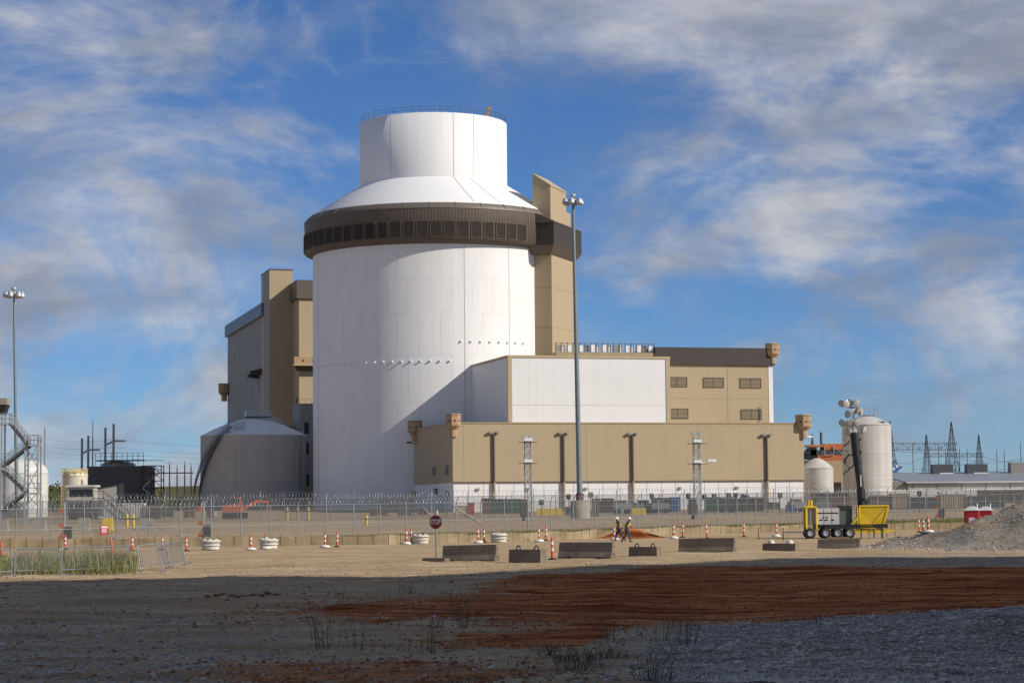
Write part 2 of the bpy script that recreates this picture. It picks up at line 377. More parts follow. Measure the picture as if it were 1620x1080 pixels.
for i in range(-16, 9):        # standing seams between louvres on the flashing
    az = -math.pi/2+i*2*pit
    MB().tube((23.65*math.cos(az), 23.65*math.sin(az), 54.02), (22.78*math.cos(az), 22.78*math.sin(az), 55.08), .06, n=4).build('flashing_seam', 'flashing', sb)
def cyl_seam(px, r, z0, z1, wd=.05):
    a = -math.acos(max(-1, min(1, (px-689)/(r*F/391)))); d = wd/r
    MB().lathe([(r+.015, z0), (r+.015, z1)], 1, a-d, a+d).build('seam', 'seam', sb)
for px in (511, 741, 808): cyl_seam(px, 22.1, 1, 47.9, .045)
for px in (626, 724, 755, 792): cyl_seam(px, 13.5, 61, 72.3, .04)
for z in (13, 20.5, 28.6, 36, 42): MB().lathe([(22.112, z), (22.112, z+.05)], 100, -math.pi, 0).build('lift_joint', 'joint', sb)
for k2, (za, zb2) in enumerate(((2, 13), (13, 20.5), (20.5, 28.6), (28.6, 36), (36, 42), (42, 47.8))):
    for i in range(-11, 8):
        a = -math.pi/2+(i+.5*(k2 % 2))*.17; d = .03/22.1; MB().lathe([(22.108, za), (22.108, zb2)], 1, a-d, a+d).build('panel_joint', 'joint', sb)
for px, px2 in ((733, 760), (757, 800)):
    def cp(px, r, z): a = -math.acos((px-689)/(r*F/391)); return (r*math.cos(a), r*math.sin(a), z)
    MB().tube(cp(px-9, 13.6, 60.86), cp(px2-9+6, 22.6, 55.2), .04, n=4).build('seam', 'seam', sb)
an = MB().box(-.11, .11, -.34, .05, -.11, .11).box(-.17, .17, -.1, .02, -.17, .17).build('anchor', 'white_wall', sb); k = 0
for z, azs in ((27.6, [.152-i*.0755 for i in range(19)]), (31.0, [.243+i*.081 for i in range(8)])):
    for az in azs:
        az -= math.pi/2; o = an if k == 0 else an.copy(); k += 1
        if o is not an: col.objects.link(o)
        o.location = (22.1*math.cos(az), 22.1*math.sin(az), z); o.rotation_euler = (0, 0, az+math.pi/2)
# extension of the dark band round the stair tower (local x = outward)
TA = R(-19.4)
def frame_box(name, mat, par, n0, n1, t0, t1, z0, z1, inset=0):
    c, s_ = math.cos(TA), math.sin(TA); q = lambda n, t: (n*c-t*s_, n*s_+t*c)
    b = [q(n0, t0+inset), q(n1-inset, t0+inset), q(n1-inset, t1-inset), q(n0, t1-inset)]; tp = [q(n0, t0), q(n1, t0), q(n1, t1), q(n0, t1)]
    return MB().hexa([(x, y, z0) for x, y in b], [(x, y, z1) for x, y in tp]).build(name, mat, par)
c_, s_ = math.cos(TA), math.sin(TA); q = lambda n, t: (n*c_-t*s_, n*s_+t*c_)
frame_box('band_extension', 'brown_dark', sb, 12, 25.65, -7.7, 8.45, 48.3, 52.3)
frame_box('band_soffit', 'brown_band', sb, 12, 25.65, -7.7, 8.45, 46.8, 48.297, 1.0)
P = [q(20.5, -7.8), q(25.75, -7.8), q(25.75, 8.55), q(20.5, 8.55)]
MB().hexa([(x, y, 52.303) for x, y in P], [(P[0][0], P[0][1], 54.9), (P[1][0], P[1][1], 52.5), (P[2][0], P[2][1], 52.5), (P[3][0], P[3][1], 54.9)]).build('band_cap', 'brown_band', sb)
st = thing('stair_tower', 'tall slim tan tower with slanted top against the white reactor cylinder', 'building', (AX.x, AX.y, 0))
frame_box('shaft', 'tan_wall', st, 10, 24.55, -5.8, 6.6, 0, 46.78)
P = [q(21.1, -5.6), q(24.4, -5.6), q(24.4, 3.34), q(21.1, 3.34)]
MB().hexa([(x, y, 52.4) for x, y in P], [(P[0][0], P[0][1], 61.4), (P[1][0], P[1][1], 59.0), (P[2][0], P[2][1], 59.0), (P[3][0], P[3][1], 61.4)]).build('penthouse', 'tan_wall', st)
MB().hexa([(x, y, z) for (x, y), z in zip([q(21.0, -5.7), q(24.5, -5.7), q(24.5, 3.44), q(21.0, 3.44)], (61.41, 59.003, 59.003, 61.41))], [(x, y, z) for (x, y), z in zip([q(21.0, -5.7), q(24.5, -5.7), q(24.5, 3.44), q(21.0, 3.44)], (61.6, 59.2, 59.2, 61.6))]).build('roof_cap', 'tan_plain', st)
P2 = [q(21.1, 3.343), q(24.2, 3.343), q(24.2, 6.5), q(21.1, 6.5)]
MB().prism(P2, 52.4, 55.6).build('low_penthouse', 'tan_wall', st)
P3 = [q(19.6, -5), q(21.08, -5), q(21.08, -3.4), q(19.6, -3.4)]
MB().prism(P3, 54.3, 56).build('roof_vent', 'steel_dark', st)
for z in (25, 34, 41): frame_box('panel_joint', 'tan_trim', st, 19, 24.57, -5.82, 6.5, z, z+.08)

# ------------------------------------------------------------------ plant-grid buildings
def plant(name, label, p): return thing(name, label, 'building', (p.x, p.y, 0), PA)
def vent(parent, u0, u1, z0, z1, v=0):
    f = bx('vent_louvre', 'louvre_dark', parent, u0, u1, v-.03, v+.04, z0, z1)
    fr = MB()
    for a, b in ((u0-.1, u0), (u1, u1+.1)): fr.box(a, b, v-.12, v+.03, z0-.1, z1+.1)
    for a, b in ((z0-.1, z0), (z1, z1+.1)): fr.box(u0, u1, v-.12, v+.03, a, b)
    fr.box((u0+u1)/2-.05, (u0+u1)/2+.05, v-.11, v+.03, z0, z1); fr.build('frame', 'brown_band', f)
    s = MB(); n = max(4, int((z1-z0)/.22))
    for i in range(n):
        z = z0+(z1-z0)*(i+.2)/n; s.add([(u0, v-.03, z+.17), (u1, v-.03, z+.17), (u1, v-.1, z), (u0, v-.1, z)], [(0, 1, 2, 3)])
    s.build('slats', 'vent_slat', f)
def wall_lamp(parent, u, z, v=0):
    o = MB().box(u-.25, u+.25, v-.3, v, z-.15, z+.2).build('wall_lamp', 'tan_trim', parent)
    MB().box(u-.18, u+.18, v-.34, v-.303, z-.12, z+.1).build('lens', 'lamp_glass', o)
# annex: tan over white
a0 = at(717, 700, 340); an_ = plant('annex_building', 'long low tan building with white base in front of the reactor cylinder', a0)
UW = on_u(a0, 1268); VD = on_v(a0, 655)*1.0
zt, zm = zat(667.5, a0), zat(763, a0)
bx('lower_wall', 'white_panel', an_, 0, UW, 0, VD, 0, zm)
bx('upper_wall', 'tan_wall', an_, -.12, UW+.12, -.12, VD, zm+.003, zt-.25)
bx('coping', 'tan_trim', an_, -.2, UW+.2, -.2, VD, zt-.247, zt)
bx('drip_edge', 'brown_band', an_, -.16, UW+.16, -.16, -.123, zm-.12, zm+.12)
for px, py0, py1 in ((686, 736, 750), (706, 735, 750)):
    v = on_v(a0, px); w0 = bx('window', 'window', an_, -.15, -.124, v-1.1, v+1.1, zat(py1, a0), zat(py0, a0))
    bx('frame', 'brown_band', w0, -.2, -.125, v-1.3, v-1.1, zat(py1, a0), zat(py0, a0))
for px in (754, 833, 924, 1073, 1163): wall_lamp(an_, on_u(a0, px), zat(774, a0))
for i in range(1, 24):
    u = UW*i/24
    MB().box(u-.03, u+.03, -.02, .05, 0, zm-.15).build('panel_joint', 'seam', an_)
for u in (1.7, UW*.37, UW*.69): MB().box(u-.04, u+.04, -.135, .05, zm+.15, zt-.3).build('panel_joint', 'tan_trim', an_)
FPL = {779: 'nearest the annex corner with windows', 889: 'behind the high mast light', 998: 'between the two lattice camera masts', 1210: 'beside the maroon container'}
for px in (779, 889, 998, 1210):
    u = on_u(a0, px); base = a0+PU*u; t = thing('floodlight_post', 'dark brown twin floodlight post on the tan annex, '+FPL[px], 'light post', (base.x+PV.x*-.36, base.y+PV.y*-.36, gz(base.x, base.y)), PA, 'floodlight posts along the tan annex')
    g0 = t.location.z; zz1 = zat(686, a0, px)
    MB().tube((0, 0, zm-g0), (0, 0, zz1-g0), .19, n=8).build('post', 'brown_band', t); MB().tube((0, 0, 0), (0, 0, zm-g0-.003), .23, n=8).build('lower_post', 'tan_trim', t)
    MB().box(-.75, .75, -.08, .08, zz1-g0, zz1-g0+.12).build('crossarm', 'steel_dark', t)
    for s in (-1, 1): MB().hexa([(s*.6-.22, -.3, zz1-g0+.1), (s*.6+.22, -.3, zz1-g0+.1), (s*.6+.22, .1, zz1-g0+.1), (s*.6-.22, .1, zz1-g0+.1)], [(s*.6-.25, -.42, zz1-g0+.5), (s*.6+.25, -.42, zz1-g0+.5), (s*.6+.2, .1, zz1-g0+.45), (s*.6-.2, .1, zz1-g0+.45)]).build('floodlight', 'galv', t)
# guard boxes on the corners
def guard(p, z, s, label, rz=PA, hood=True):
    t = thing('guard_box', label, 'guard box', (p.x, p.y, z), rz, 'guard boxes on the building corners')
    h = lambda r, zz: [(r*math.cos(math.pi/4*i+.39)*s, r*math.sin(math.pi/4*i+.39)*s, zz*s) for i in range(8)]
    MB().hexa(h(1.25, .9), h(1.25, 2.6)).build('enclosure', 'tan_box', t); MB().hexa(h(.72, .35), h(1.25, .897)).build('tapered_base', 'tan_box', t)
    MB().hexa(h(.62, -.9), h(.62, .347)).build('bracket', 'tan_box', t); MB().hexa(h(1.36, 2.603), h(1.3, 2.78)).build('roof', 'tan_trim', t)
    for i in range(8):
        a = math.pi/4*i; r = 1.25*math.cos(.39)+.01
        MB().box(-.14*s, .14*s, -.03, .03, 1.5*s, 1.78*s).build('gun_port', 'louvre_dark', t).matrix_local = Matrix.Translation((r*s*math.cos(a), r*s*math.sin(a), 0)) @ Matrix.Rotation(a+math.pi/2, 4, 'Z')
    return t
guard(a0, zt-1.45, 1.0, 'octagonal tan guard box on the tan annex corner facing the stop sign')
pb = a0+PV*(VD-1.5); guard(pb+PU*-.3, zt-1.45, 1.0, 'octagonal tan guard box where the tan annex meets the white cylinder')
pr = a0+PU*(UW+.2); guard(pr, zt-1.6, 1.05, 'octagonal tan guard box on the annex corner nearest the pale tanks')
cb = at(657, 702, 364); t = thing('security_camera', 'small security camera on an arm at the rear edge of the tan annex', 'camera', cb, PA)
MB().tube((.6, 0, 0), (-.9, 0, .1), .05, n=5).build('arm', 'steel_dark', t); MB().box(-1.5, -.7, -.15, .15, .1, .4).build('camera_body', 'steel_dark', t)
cb = a0+PU*(UW+.13); t = thing('security_camera', 'pale security camera bracketed below the guard box next to the pale tanks', 'camera', (cb.x, cb.y, zat(693, cb)), PA)
MB().tube((0, 0, 0), (1.1, 0, .1), .05, n=5).build('arm', 'steel_dark', t); MB().box(.7, 1.6, -.15, .15, .12, .4).build('camera_body', 'paper', t)
# white upper block
b0 = at(804, 600, 346.5); wb = plant('white_block', 'plain white windowless block rising behind the tan annex', b0)
WU = on_u(b0, 1059); WV = on_v(b0, 743)*1.02; wz = zat(561.5, b0)
bx('wall', 'white_panel', wb, 0, WU, 0, WV, 0, wz-.4)
bx('coping', 'tan_plain', wb, -.12, WU+.12, -.12, WV, wz-.397, wz)
for u0, u1 in ((-.08, .62), (WU-.62, WU+.08)): bx('corner_trim', 'tan_plain', wb, u0, u1, -.1, .3, 0, wz-.403)
MB().box(.7, WU-.7, -.012, .02, wz*.70, wz*.70+.05).build('panel_joint', 'shed_wall', wb)
# tan building with brown parapet
r0 = at(1222, 600, 384); rb = plant('tan_building', 'tan building with dark brown parapet and square louvred vents', r0)
RU = on_u(r0, 880); rz_ = zat(551, r0); rzb = zat(578, r0); BU = on_u(r0, 1036)
bx('wall', 'tan_wall', rb, RU, 0, 0, 25, 0, rzb)
bx('parapet', 'brown_dark', rb, BU, .35, -.4, 25.4, rzb+.003, rz_)
bx('low_parapet', 'tan_trim', rb, RU, BU-.003, -.1, 25, rzb+.003, zat(560, r0))
bx('white_edge', 'white_panel', rb, -.75, .06, -.06, 6, 0, rzb-.003)
bx('side_wing', 'tan_plain', rb, .07, 1.6, 6, 24, 0, rzb-2.5)
for a, b_, c, d in ((1055, 1086, 597, 611), (1113, 1144, 598, 612), (1171, 1203, 599, 613), (1055, 1087, 647, 661), (1172, 1203, 648, 662)):
    pz = r0+PU*on_u(r0, (a+b_)/2); vent(rb, on_u(r0, a), on_u(r0, b_), zat(d, pz), zat(c, pz))
u = on_u(r0, 1151); bx('panel_joint', 'tan_trim', rb, u-.04, u+.04, -.03, .02, 10, rzb); bx('panel_joint', 'tan_trim', rb, RU, -.8, -.025, .02, zat(631, r0), zat(631, r0)+.07)
u = on_u(r0, 1203); MB().tube((u, -.4, 15), (u, -.4, zat(641, r0)), .09, n=5).build('pipe', 'galv', rb)
guard(r0+PU*.1+Vector((0, 0, 0)), rz_-1.9, 1.0, 'octagonal tan guard box on the dark parapet of the tan building')
rs = thing('roof_screen', 'row of white ribbed panels and posts along the roof behind the white block', 'roof screen', (r0.x, r0.y, zat(560, r0)+.0), PA)
k = 0; uu = [RU+(BU-RU)*i/17 for i in range(18)]
for i in range(17):
    ua, ub = uu[i]+.12, uu[i+1]-.12; dz = .25*random.random()
    MB().box(ua, ub, .4+.3*(i % 2), .5+.3*(i % 2), .1, 1.35-dz).build('panel', 'white_panel' if i % 5 else 'grey_wall', rs)
for i in range(18): MB().tube((uu[i], .3, -.2), (uu[i], .3, 1.7), .09, n=4).build('post', 'steel_dark', rs)
MB().tube((RU, .3, 1.55), (BU, .3, 1.55), .06, n=4).build('rail', 'steel_dark', rs)
# left complex
t0 = at(426.5, 500, 452); lb = plant('turbine_building', 'tall grey-walled building with blue-grey parapet and tan tower left of the reactor', t0)
TU = on_u(t0, 462); tz = zat(425, t0); TV = on_v(t0, 416.5)
bx('tower', 'tan_wall', lb, 0, TU, 0, 12, 0, tz-.3); bx('tower_coping', 'brown_band', lb, -.08, TU+.08, -.08, 12, tz-.297, tz)
bx('tower_side', 'grey_wall', lb, -.05, -.003, 0, TV, 0, tz-.31)
g0 = t0+PV*TV; GV = on_v(t0, 358.5); gzt = zat(479, g0); gzb = zat(499, g0)
bx('wall', 'grey_wall', lb, .06, 22, TV, GV, 0, gzb); bx('parapet', 'blue_band', lb, -.6, 22, TV+.003, GV+.5, gzb+.003, gzt)
for z in (gzb*.87, gzb*.68, gzb*.5, gzb*.31): bx('panel_joint', 'seam', lb, .02, .1, TV+.01, GV, z, z+.09)
for v in (TV+8, TV+17, TV+27, TV+38): bx('panel_joint', 'seam', lb, .03, .1, v, v+.08, 0, gzb-.1)
for z in (15, 25, 36): bx('panel_joint', 'tan_trim', lb, .02, TU-.02, -.02, .1, z, z+.08)
for v, z in ((TV+5, zat(588, g0)), (TV+9, zat(592, g0))):
    MB().hexa([(-2.4, v-1.6, z), (0, v-1.6, z-.4), (0, v+1.6, z-.4), (-2.4, v+1.6, z)], [(-2.4, v-1.6, z+.35), (0, v-1.6, z+1), (0, v+1.6, z+1), (-2.4, v+1.6, z+.35)]).build('intake_hood', 'louvre_dark', lb)
for px, py0, py1 in ((387.5, 650, 660), (414, 645, 652)):
    v = on_v(t0, px); bx('window', 'window', lb, .01, .08, v-1.2, v+1.2, zat(py1, t0+PV*v), zat(py0, t0+PV*v))
k0 = at(473, 500, 445); kb = plant('tan_block', 'tan block with dark brown parapet between grey building and reactor cylinder', k0)
kzt, kzb = zat(443, k0), zat(472, k0)
bx('wall', 'tan_wall', kb, 0, 14, 0, 14, 0, kzb); bx('parapet', 'brown_band', kb, -.55, 14, -.55, 14, kzb+.003, kzt)
for z in (14, 24, 33): bx('panel_joint', 'tan_trim', kb, .02, 8.5, -.02, .1, z, z+.08)
bx('window', 'window', kb, -.03, .06, 2.5, 4, zat(642, k0), zat(627, k0)); bx('window', 'window', kb, -.03, .06, 3.5, 4.3, zat(674, k0), zat(666, k0))
gbx = thing('guard_gallery', 'long orange-tan guard gallery hung on the tan block beside the reactor', 'guard box', (k0.x, k0.y, zat(585, k0)), PA)
MB().box(-1.3, 5.5, -2, -.003, 1, 2.6).build('enclosure', 'tan_box', gbx); MB().box(-1.5, 5.6, -2.2, -.003, .78, .997).build('sill', 'tan_plain', gbx)
MB().hexa([(-.6, -1, -.2), (5, -1, -.2), (5, -.01, -.2), (-.6, -.01, -.2)], [(-1, -1.7, .777), (5.3, -1.7, .777), (5.3, -.01, .777), (-1, -.01, .777)]).build('tapered_base', 'louvre_dark', gbx)
for u in (.3, 2.4): MB().box(u, u+.4, -2.03, -2.003, 1.6, 2).build('gun_port', 'louvre_dark', gbx)
guard(g0+PV*(GV-TV-1)+PU*-.9, zat(628, g0+PV*(GV-TV)), 1.15, 'octagonal tan guard box high on the grey wall over the domed tank')
m0 = at(474, 700, 414); mb = plant('link_building', 'narrow pale grey building between the domed tank and the reactor cylinder', m0)
mz = zat(640, m0); bx('wall', 'grey_wall', mb, 0, 6.5, 0, 8, 0, mz)
bx('coping', 'tan_trim', mb, -.1, 6.5, -.1, 8, mz+.003, mz+.25)
for py in (668, 700, 750): bx('window', 'window', mb, .9, 1.8, -.03, .05, zat(py+18, m0), zat(py, m0))
rl = MB(); rl.tube((0, .2, mz+1.2), (6.5, .2, mz+1.2), .04, n=4)
for i in range(6): rl.tube((i*1.2, .2, mz+.25), (i*1.2, .2, mz+1.2), .035, n=4)
rl.build('guard_rail', 'tan_trim', mb)

# ------------------------------------------------------------------ tanks
def tank(name, label, px0, px1, pyt, pyd, Y, mat, roof, n=64, cap=False, cat='tank'):
    c = at((px0+px1)/2, 800, Y); r = (px1-px0)/2*Y/F; z0 = gz(c.x, c.y); t = thing(name, label, cat, (c.x, c.y, z0))
    ht = at((px0+px1)/2, pyt, Y).z-z0; hd = at((px0+px1)/2, pyd, Y).z-z0
    MB().lathe([(r, -.3), (r, ht)], n).build('shell', mat, t)
    MB().lathe([(r+.08, ht-.12), (r+.1, ht+.003)]+([(r*(1-i/8), ht+.01+(hd-ht)*(1-(1-i/8)**1.6)) for i in range(9)] if cap else [(r*math.cos(a), ht+.01+(hd-ht)*math.sin(a)) for a in [i*math.pi/16 for i in range(9)]]), n).build('dome', roof, t)
    return t, r, ht, hd
t, r, ht, hd = tank('domed_tank', 'broad dark concrete tank with pale domed roof and curved outside stair', 318, 484, 689, 661, 397, 'tank_concrete', 'dome_roof', 96, True)
for z in (ht*.36, ht*.68): MB().lathe([(r+.012, z), (r+.012, z+.08)], 90).build('joint', 'seam', t)
sp, ra, rb2 = [], MB(), MB(); n = 30; tread = MB(); SR = {0: MB(), 1.0: MB()}; HR = {0: MB(), 1.0: MB()}
for i in range(n+1):
    f = i/n; a = math.pi*(1.03+.36*f); z = .6+(ht+1.6-.6)*f; rr = r+.25 if f < .8 else r+.25-(f-.8)*8
    sp.append((a, rr, z))
def P_(a, rr, z): return (rr*math.cos(a), rr*math.sin(a), z)
for (a, ra_, z), (a2, r2, z2) in zip(sp, sp[1:]):
    for dr in (0, 1.0): SR[dr].tube(P_(a, ra_+dr, z), P_(a2, r2+dr, z2), .13, n=4); HR[dr].tube(P_(a, ra_+dr, z+1.1), P_(a2, r2+dr, z2+1.1), .05, n=4); HR[dr].tube(P_(a, ra_+dr, z+.6), P_(a2, r2+dr, z2+.6), .035, n=4); HR[dr].tube(P_(a, ra_+dr, z), P_(a, ra_+dr, z+1.1), .04, n=4)
    for q_ in (0, .5): zm_ = z+(z2-z)*q_; am = a+(a2-a)*q_; tread.add([P_(am, ra_, zm_), P_(am, ra_+1, zm_), P_(am+.02, ra_+1, zm_+.04), P_(am+.02, ra_, zm_+.04)], [(0, 1, 2, 3)])
for dr in SR: stt = SR[dr].build('stair_stringer', 'steel_dark', t); HR[dr].build('handrail', 'steel_dark', stt)
tread.build('treads', 'steel_dark', stt)
pf = MB().box(-1.5, 3.2, -1.5, 1.5, hd+.1, hd+.25).build('platform', 'steel_dark', t); rr_ = MB()
for z in (hd+.75, hd+1.3):
    rr_.path([(-1.5, -1.5, z), (3.2, -1.5, z), (3.2, 1.5, z), (-1.5, 1.5, z), (-1.5, -1.5, z)], .045, 4)
for i in range(6): x = -1.5+i*.94; rr_.tube((x, -1.5, hd+.2), (x, -1.5, hd+1.3), .045, n=4); rr_.tube((x, 1.5, hd+.2), (x, 1.5, hd+1.3), .045, n=4)
rr_.build('handrail', 'galv', pf); MB().tube((1.3, -1.4, hd), (1.3, -1.4, hd+3.1), .06).box(1.15, 1.45, -1.55, -1.25, hd+3, hd+3.3).build('lamp_post', 'galv', t)
rr2 = MB()
for i in range(9): a = math.pi*1.40+.03*i; rr2.tube(P_(a, r-1.5, ht+.3), P_(a, r-1.5, ht+2.2), .04, n=4)
rr2.lathe([(r-1.54, ht+2.16), (r-1.46, ht+2.2), (r-1.54, ht+2.2)], 8, math.pi*1.40, math.pi*1.40+.26).build('landing_rail', 'steel_dark', t)
for a, nm in ((-.52, 'pipe'), (-.32, 'ladder')):
    m = MB()
    if nm == 'pipe':
        m.tube(P_(a, r+.15, 0), P_(a, r+.15, ht), .1)
        for i in range(7): m.tube(P_(a, r, ht*(i+.5)/7), P_(a, r+.3, ht*(i+.5)/7), .12, n=4)
    else:
        for d in (-.03, .03): m.tube(P_(a+d, r+.3, 0), P_(a+d, r+.3, ht+1), .07, n=4)
        for i in range(30): m.tube(P_(a-.03, r+.3, ht*i/30), P_(a+.03, r+.3, ht*i/30), .035, n=3)
    m.build(nm, 'galv' if nm == 'pipe' else 'steel', t)
t2, r2, h2, d2 = tank('rear_tank', 'grey domed tank top peeping over the pale dome, railed platform', 385, 462, 675, 656, 420, 'tank_concrete', 'tank_concrete', 64, True)
t, r, ht, hd = tank('tall_white_tank', 'tall pale vertical tank with conical top right of the tan annex', 1335, 1412, 672, 657, 400, 'tank_grey', 'tank_grey', 64, True)
MB().box(-1.4, 2, -1, 1, hd, hd+.12).path([(-1.4, -1, hd+1.2), (2, -1, hd+1.2), (2, 1, hd+1.2), (-1.4, 1, hd+1.2)], .05, 4).path([(-1.4, -1, hd+.7), (2, -1, hd+.7)], .04, 4).build('top_platform', 'galv', t)
m = MB()
for i in range(5): m.tube((-1.4+i*.85, -1, hd), (-1.4+i*.85, -1, hd+2), .045, n=4)
m.build('platform_posts', 'steel', t); MB().tube((1.6, 0, hd), (1.6, 0, hd+4.3), .05).box(1.4, 1.8, -.15, .15, hd+4.2, hd+4.5).build('lamp', 'galv', t)
for z in (ht*.33, ht*.66): MB().lathe([(r+.01, z), (r+.01, z+.05)], 64).build('weld_seam', 'dome_roof', t)
MB().box(r*.35, r*.35+1.2, -r*.75, -r*.75+.5, ht+.2, ht+.55).build('hatch', 'steel_dark', t)
t, r, ht, hd = tank('short_grey_tank', 'short pale grey domed tank with diagonal stair beside tan annex', 1268, 1319, 740, 724, 386, 'tank_grey', 'tank_grey', 64, True)
m = MB()
for i in range(16):
    f = i/16; m.tube((-r+f*1.9*r, -r-.4, ht*(1-f)), (-r+(f+.0625)*1.9*r, -r-.4, ht*(1-f-.0625)), .09, n=4); m.tube((-r+f*1.9*r, -r-.4, ht*(1-f)), (-r+f*1.9*r, -r-.4, ht*(1-f)+1), .035, n=4); m.tube((-r+f*1.9*r, -r-.4, ht*(1-f)+1), (-r+(f+.0625)*1.9*r, -r-.4, ht*(1-f-.0625)+1), .045, n=4); m.box(-r+f*1.9*r, -r+f*1.9*r+.35, -r-1, -r-.4, ht*(1-f)-.05, ht*(1-f))
m.build('stair', 'galv', t)
t, r, ht, hd = tank('white_tank', 'white domed tank behind the steel stair tower', -16, 75, 748, 724, 330, 'tank_white', 'tank_white')
m = MB(); m.path([P_(a*.3, r*.6, hd+.6) for a in range(22)], .05, 4)
for i in range(14): m.tube(P_(i*.45, r*.6, hd-.6), P_(i*.45, r*.6, hd+.6), .04, n=4)
m.build('guard_rail', 'steel', t)
t, r, ht, hd = tank('cream_tank', 'small cream tank with yellow railing in front of dark building', 99, 138, 752, 742, 360, 'tank_cream', 'tank_cream')
m = MB()
for z in (.6, 1.1): m.path([P_(a*.3, r, ht+z) for a in range(22)], .06, 4)
for i in range(14): m.tube(P_(i*.45, r, ht), P_(i*.45, r, ht+1.1), .06, n=4)
m.build('yellow_rail', 'yellow', t)
m = MB()
for d in (-.3, .3): m.tube((-r*.8+d, -r*.75, 0), (-r*.8+d, -r*.75, ht+1.4), .07, n=4)
for i in range(16): m.tube((-r*.8-.3, -r*.75, ht*i/15), (-r*.8+.3, -r*.75, ht*i/15), .04, n=3)
m.build('ladder', 'yellow', t)
m = MB(); m.path([(r*.75, -r*.75, ht*.9), (r*.95, -r*.85, ht*.75), (r*.95, -r*.85, 0)], .14, 6); m.build('pipe', 'tank_cream', t)

# ------------------------------------------------------------------ sheds and far structures
def shed(name, label, px0, px1, pyt, Y, d, mat, roof=None, rise=0, z0=None, cat='building'):
    a, b = at(px0, 800, Y), at(px1, 800, Y); z0 = gz(a.x, a.y); zt_ = at((px0+px1)/2, pyt, Y).z-z0; wd = b.x-a.x
    t = thing(name, label, cat, (a.x, a.y, z0)); bx('wall', mat, t, 0, wd, 0, d, -.3, zt_)
    if roof: MB().hexa([(-.3, -.3, zt_+.003), (wd+.3, -.3, zt_+.003), (wd+.3, d+.3, zt_+rise), (-.3, d+.3, zt_+rise)], [(-.3, -.3, zt_+.25), (wd+.3, -.3, zt_+.25), (wd+.3, d+.3, zt_+rise+.25), (-.3, d+.3, zt_+rise+.25)]).build('roof', roof, t)
    return t, wd, zt_
t, wd, h = shed('dark_clad_building', 'dark clad industrial building with railed roof among white tanks', 137, 226, 737, 420, 14, 'clad_dark')
for i in range(1, 9): bx('cladding_joint', 'louvre_dark', t, 0, wd, -.02, .03, h*i/9, h*i/9+.06)
MB().lathe([(3.4, h), (3.4, h+.5), (2, h+1.1), (0, h+1.3)], 32, c=(5.2, 5)).build('roof_tank', 'tank_white', t)
m = MB()
for z in (1.2, 1.9, 2.6): m.tube((1.6, .3, h+z), (wd, .3, h+z), .05, n=4)
for i in range(10): x = 1.6+(wd-1.6)*i/9; m.tube((x, .3, h), (x, .3, h+2.6), .06, n=4)
m.box(1.6, wd, .3, 3, h+1, h+1.15).build('roof_gantry', 'steel_dark', t)
t = thing('scaffold_stair', 'black steel lattice stair against the dark clad building', 'stair', (at(239, 800, 410).x, 410, gz(-60, 410)))
h = 8.6; m = MB(); wdt = 1.9
for x in (-wdt, 0, wdt):
    for y in (0, 3): m.tube((x, y, 0), (x, y, h), .12, n=4)
for i in range(6):
    z = h*(i+1)/6; m.box(-wdt, wdt, 0, 3, z-.12, z)
    m.tube((-wdt, 0, z-h/6), (0, 0, z), .07, n=4); m.tube((wdt, 3, z-h/6), (0, 3, z), .07, n=4)
m.build('frame', 'black', t); m = MB()
for i in range(3):
    z = h*i/3; s = (-1)**i; m.tube((s*.1, -.2, z+.3), (s*1.6, -.2, z+h/6), .16, n=4); m.tube((s*1.6, -.2, z+h/6), (s*.1, -.2, z+h/3), .16, n=4)
m.build('flights', 'steel', t); MB().path([(-wdt, 0, h+1), (wdt, 0, h+1), (wdt, 3, h+1)], .06, 4).build('handrail', 'steel_dark', t)
t, wd, h = shed('control_cabin', 'small raised grey cabin with a long dark window', 107, 148, 770, 300, 3, 'shed_wall', 'tank_white')
bx('window', 'window', t, .25, wd-.12, -.03, .02, h-1.35, h-.35)
for i in range(1, 4): bx('mullion', 'black', t, wd*i/4, wd*i/4+.06, -.05, -.031, h-1.35, h-.35)
bx('doorway', 'louvre_dark', t, .2, wd, -.04, -.003, 0, h-2.2)
m = MB(); m.path([(wd, -.3, h-1.6), (wd+1.4, -.3, h-1.6), (wd+5, -.3, h-4.4)], .08, 4); m.path([(wd, -.3, h-.6), (wd+1.4, -.3, h-.6), (wd+5, -.3, h-3.4)], .05, 4)
for i in range(7): f = i/6; m.tube((wd+1.4+3.6*f, -.3, h-1.6-2.8*f), (wd+1.4+3.6*f, -.3, h-.6-2.8*f), .04, n=4)
m.build('stair', 'black', t)
a = at(148, 800, 312); t = thing('lean_to_shed', 'pale lean-to shed with dark sloped roof edge by the cabin', 'shed', (a.x, a.y, gz(a.x, a.y)))
wd = at(187, 800, 312).x-a.x; z1, z2 = at(148, 774, 312).z-t.location.z, at(187, 766, 312).z-t.location.z
MB().hexa([(0, 0, 0), (wd, 0, 0), (wd, 4, 0), (0, 4, 0)], [(0, 0, z1), (wd, 0, z2), (wd, 4, z2), (0, 4, z1)]).build('wall', 'shed_wall', t)
MB().hexa([(-.2, -.2, z1+.003), (wd+.1, -.2, z2+.003), (wd+.1, 4.2, z2+.003), (-.2, 4.2, z1+.003)], [(-.2, -.2, z1+.15), (wd+.1, -.2, z2+.15), (wd+.1, 4.2, z2+.15), (-.2, 4.2, z1+.15)]).build('roof', 'black', t)
bx('corner_post', 'black', t, wd-.05, wd+.12, -.1, 4, 0, z2)
